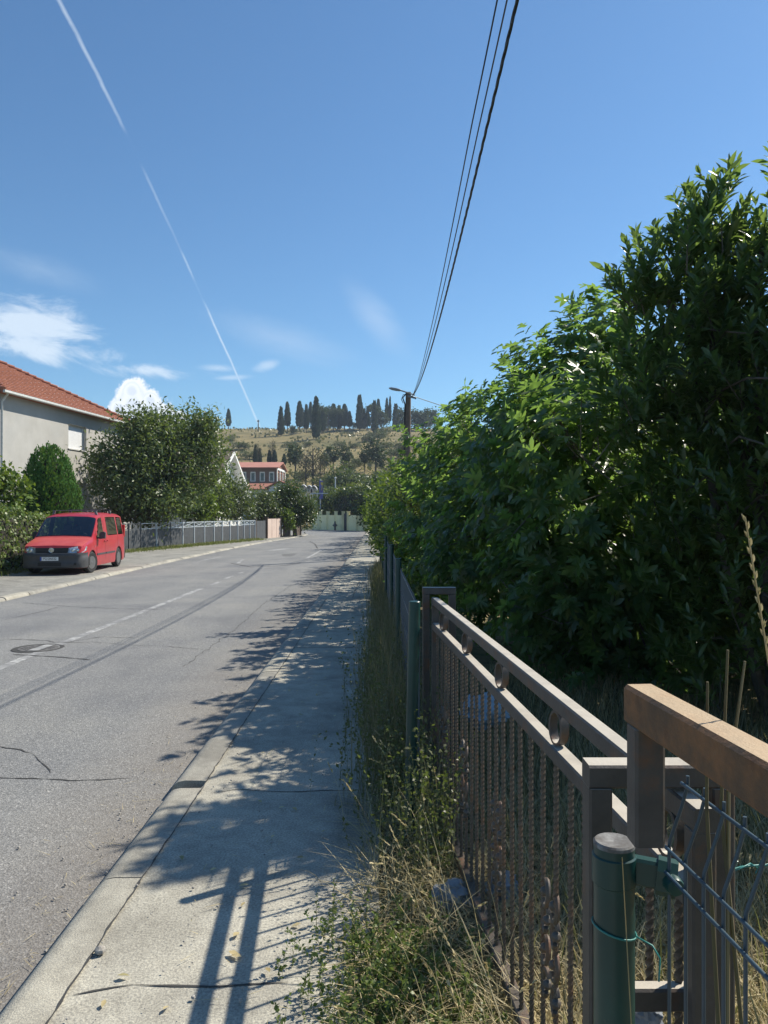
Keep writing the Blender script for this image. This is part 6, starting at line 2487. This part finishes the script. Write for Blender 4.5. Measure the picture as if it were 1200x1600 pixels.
# long single dry stalks bending out over the pavement
m = 120
b2 = np.concatenate([fence_side(90, 2.0, 4.4, .16), rect(30, .5, 1.6, 1.2, 3.5)])
V, F, pt = blades(b2, .25 + .42 * RNG.random(m), np.full(m, .0015), .5 + .8 * RNG.random(m), 5)
heads = []
tip, pre = pt[5], pt[4]
for i in range(0, m, 2):
    k = 14
    f = RNG.random((k, 1))
    pos = pre[i] + (tip[i] - pre[i]) * (f * .9 + .1)
    d = (tip[i] - pre[i])[None] / np.linalg.norm(tip[i] - pre[i]) + ran(k) * .25
    heads.append(inst(*t_lance(.18), pos, d, ran(k), .014 + .01 * RNG.random(k)))
tag(np_mesh('dry_stalks', *cat_geo([(V, F)] + heads), L_DRY), None, None, None, 'stuff')


def stalk(label, pts, r, head=None, hl=.0, m=L_DRY, cat='grass stalk', name='grass_stalk'):
    """One tall stalk, with a spikelet head along its last stretch."""
    t = thing(name, label, cat, pts[0])
    b = MB()
    b.tube(pts, [r * (1 - .6 * i / (len(pts) - 1)) for i in range(len(pts))], 6)
    b.build('stem', m, t, 60)
    if head:
        k = head
        a, c = Vector(pts[-2]), Vector(pts[-1])
        pos = np.array([a.lerp(c, (i + .3) / k * hl + (1 - hl)) for i in range(k)])
        d = np.array(c - a) / (c - a).length
        s = nrm(np.cross(np.repeat(d[None], k, 0), np.array([.2, 1, 0])))
        yd = d[None] + s * np.where(np.arange(k) % 2, .28, -.28)[:, None]
        V1, F1 = inst(*t_lance(.17), pos, yd, np.tile([0, -1.0, .1], (k, 1)) + ran(k) * .2, np.full(k, .0125))
        V2, F2 = inst(*t_lance(.17), pos, yd + ran(k) * .2, s, np.full(k, .0125))
        np_mesh('seed_head', *cat_geo([(V1, F1), (V2, F2)]), m, t)
    return t


stalk('tall dry stalk with long spiked seed head rising above the rusty bar', [(.62, .96, 0), (.555, .96, .7), (.505, .96, 1.35), (.478, .96, 1.53), (.449, .955, 1.694)], .0022, 16, 1.0)
for lab, pts in (('dark green upright grass blade beside the rusty bar, tallest of three', [(.56, 1.02, .0), (.50, 1.03, .8), (.452, 1.03, 1.30), (.461, 1.03, 1.515)]),
                 ('short green grass blade nearest the rusty bar corner', [(.52, 1.02, .0), (.46, 1.03, .8), (.437, 1.04, 1.30), (.438, 1.04, 1.47)]),
                 ('slanting yellow-green grass blade with reddish tip beside the rusty bar', [(.54, 1.02, .0), (.46, 1.03, .9), (.462, 1.03, 1.34), (.484, 1.03, 1.50)])):
    stalk(lab, pts, .0042, None, 0, L_GRASS, 'grass blade', 'reed')
stalk('dry stalk with seed head arching over the weeds before the plastic bag', [(.42, 2.2, .0), (.33, 2.5, .2), (.22, 2.6, .42), (.11, 2.62, .56)], .0022, 16, .8)
stalk('long dry stalk crossing the front of the thick green post', [(.375, 1.02, .1), (.352, 1.06, .8), (.338, 1.09, 1.21)], .0016)
stalk('dry seed head drooping onto the pavement edge', [(.2, 2.9, .0), (.02, 2.95, .25), (-.10, 2.95, .27), (-.2, 2.9, .2)], .0022, 12, 1.0)

# crumpled plastic bags
M_PLASTIC, n3, o3 = new_mat('white_plastic_film')
pb = node(n3, 'ShaderNodeBsdfPrincipled', Roughness=.35)
pb.inputs['Base Color'].default_value = (.34, .37, .41, 1)
tr_ = n3.nodes.new('ShaderNodeBsdfTranslucent')
tr_.inputs[0].default_value = (.42, .45, .5, 1)
mx3 = n3.nodes.new('ShaderNodeMixShader')
mx3.inputs[0].default_value = .4
n3.links.new(pb.outputs[0], mx3.inputs[1])
n3.links.new(tr_.outputs[0], mx3.inputs[2])
n3.links.new(mx3.outputs[0], o3.inputs[0])


def bag(label, c, r, sd, m=M_PLASTIC):
    b = MB()
    n1, n2_ = 26, 16
    vs = []
    for i in range(n2_ + 1):
        th = math.pi * i / n2_
        for j in range(n1):
            ph = 2 * math.pi * j / n1
            d = Vector((math.sin(th) * math.cos(ph), math.sin(th) * math.sin(ph), math.cos(th)))
            q = 1 + .35 * noise.noise(d * 2.2 + Vector((sd, 0, 0))) - .28 * abs(noise.noise(d * 5 + Vector((0, sd, 0)))) + .15 * noise.noise(d * 9 + Vector((0, 0, sd)))
            vs.append(Vector(c) + Vector((d.x * r[0], d.y * r[1], d.z * r[2])) * q)
    fs = [(i * n1 + j, i * n1 + (j + 1) % n1, (i + 1) * n1 + (j + 1) % n1, (i + 1) * n1 + j) for i in range(n2_) for j in range(n1)]
    b.add(vs, fs)
    return tag(b.build('plastic_bag', m, None, 25), label, 'plastic bag')


bag('crumpled white plastic bag lying in the grass at the foot of the gate', (.30, 3.28, .06), (.10, .08, .06), 1.3)
bag('second crumpled white plastic bag, just behind the gate bars', (.52, 3.35, .06), (.08, .08, .07), 4.7)
bag('pale blue-white plastic sack behind the far part of the gate', (.72, 5.4, .30), (.17, .14, .12), 8.1, plain('pale_blue_sack', (.28, .36, .43), .5))
bag('small whitish crumpled bag hanging behind the thick green post', (.462, 1.36, .805), (.032, .03, .030), 2.9)

# straws, leaves and grit on kerb and road
pts_ = []
k = 420
y = 1.9 + 9 * RNG.random(k) ** 1.6
xk = -1.36 - np.abs(RNG.normal(size=k)) * .22
P1 = np.stack([xk, y, np.array([road_z(x) for x in xk]) + .012], 1)
P2 = np.stack([RNG.uniform(-.9, -.1, 160), RNG.uniform(2, 7, 160), np.full(160, .014)], 1)
Pq = np.concatenate([P1, P2])
V, F, _ = blades(Pq, .02 + .10 * RNG.random(len(Pq)) ** 3, np.full(len(Pq), .0016), np.full(len(Pq), 1.53), 3, curl=.04, low=.98)
P3 = np.stack([RNG.uniform(-1.0, -.1, 60), RNG.uniform(2.6, 9, 60), np.full(60, .016)], 1)
lf = inst(*LANCE_W, P3, ran(60) * np.array([1, 1, .1]), np.tile([0, 0, 1.0], (60, 1)) + ran(60) * .2, .02 + .035 * RNG.random(60))
tag(np_mesh('litter', *cat_geo([(V, F), lf]), L_DRY), None, None, None, 'stuff')
gv, gf = [], []
Pg = np.concatenate([np.stack([-1.36 - np.abs(RNG.normal(size=240)) * .3, 1.8 + 7 * RNG.random(240), np.zeros(240)], 1), np.stack([RNG.uniform(-1.12, -.2, 130), RNG.uniform(1.8, 6, 130), np.full(130, 1.0)], 1)])
b = MB()
for x, y, s in Pg:
    z = .012 if s > .5 else road_z(x) + .009
    r_ = .003 + .006 * RNG.random() ** 3
    b.lathe((x, y, z), [(.3 * r_, -.6 * r_), (r_, 0), (.7 * r_, .6 * r_), (.0, .8 * r_)], 6)
b.lathe((-1.09, 2.95, .012), [(.01, -.01), (.022, 0), (.02, .012), (.008, .02), (0, .021)], 8)
tag(b.build('grit', surf('grit_stone', [(.3, (.16, .14, .12)), (.7, (.46, .44, .40))], 60, .9)), None, None, None, 'stuff')

# short grass strip and weeds at the foot of the left fence and hedge
d_ = FB_ - FA
n = 6000
s_ = RNG.random(n)
off_ = np.abs(RNG.normal(size=n)) * .38
nv = Vector((d_.y, -d_.x, 0)).normalized()
Pq = np.stack([FA.x + d_.x * s_ + nv.x * off_, FA.y + d_.y * s_ + nv.y * off_, np.full(n, LEFT_Z)], 1)
Pq2 = np.stack([RNG.normal(-11.35, .25, 1500), RNG.uniform(17.5, 27.5, 1500), np.full(1500, LEFT_Z)], 1)
Pq = np.concatenate([Pq, Pq2])
V, F, _ = blades(Pq, .05 + .14 * RNG.random(len(Pq)), np.full(len(Pq), .014), .3 + .8 * RNG.random(len(Pq)), 3)
tag(np_mesh('fence_grass', V, F, leafm('short_grass', [(.11, .13, .04), (.18, .17, .06), (.09, .12, .035), (.25, .21, .10)], tfac=.3)), None, None, None, 'stuff')
for k, (u, v, s) in enumerate(((262, 867, .5), (368, 851, .5), (206, 878, .35), (100, 890, .3))):
    pass

# ================================================================== AIR
hz = bpy.data.materials.new('haze_air')
hz.use_nodes = True
hz.node_tree.nodes.clear()
ho = hz.node_tree.nodes.new('ShaderNodeOutputMaterial')
pv_ = hz.node_tree.nodes.new('ShaderNodeVolumePrincipled')
pv_.inputs['Color'].default_value = (.70, .82, 1.0, 1)
pv_.inputs['Density'].default_value = .00032
pv_.inputs['Anisotropy'].default_value = .2
hz.node_tree.links.new(pv_.outputs[0], ho.inputs['Volume'])
b = MB()
b.box(-1700, 1700, -800, 2600, -1.6, 64)
tag(b.build('haze', hz), None, None, None, 'stuff')
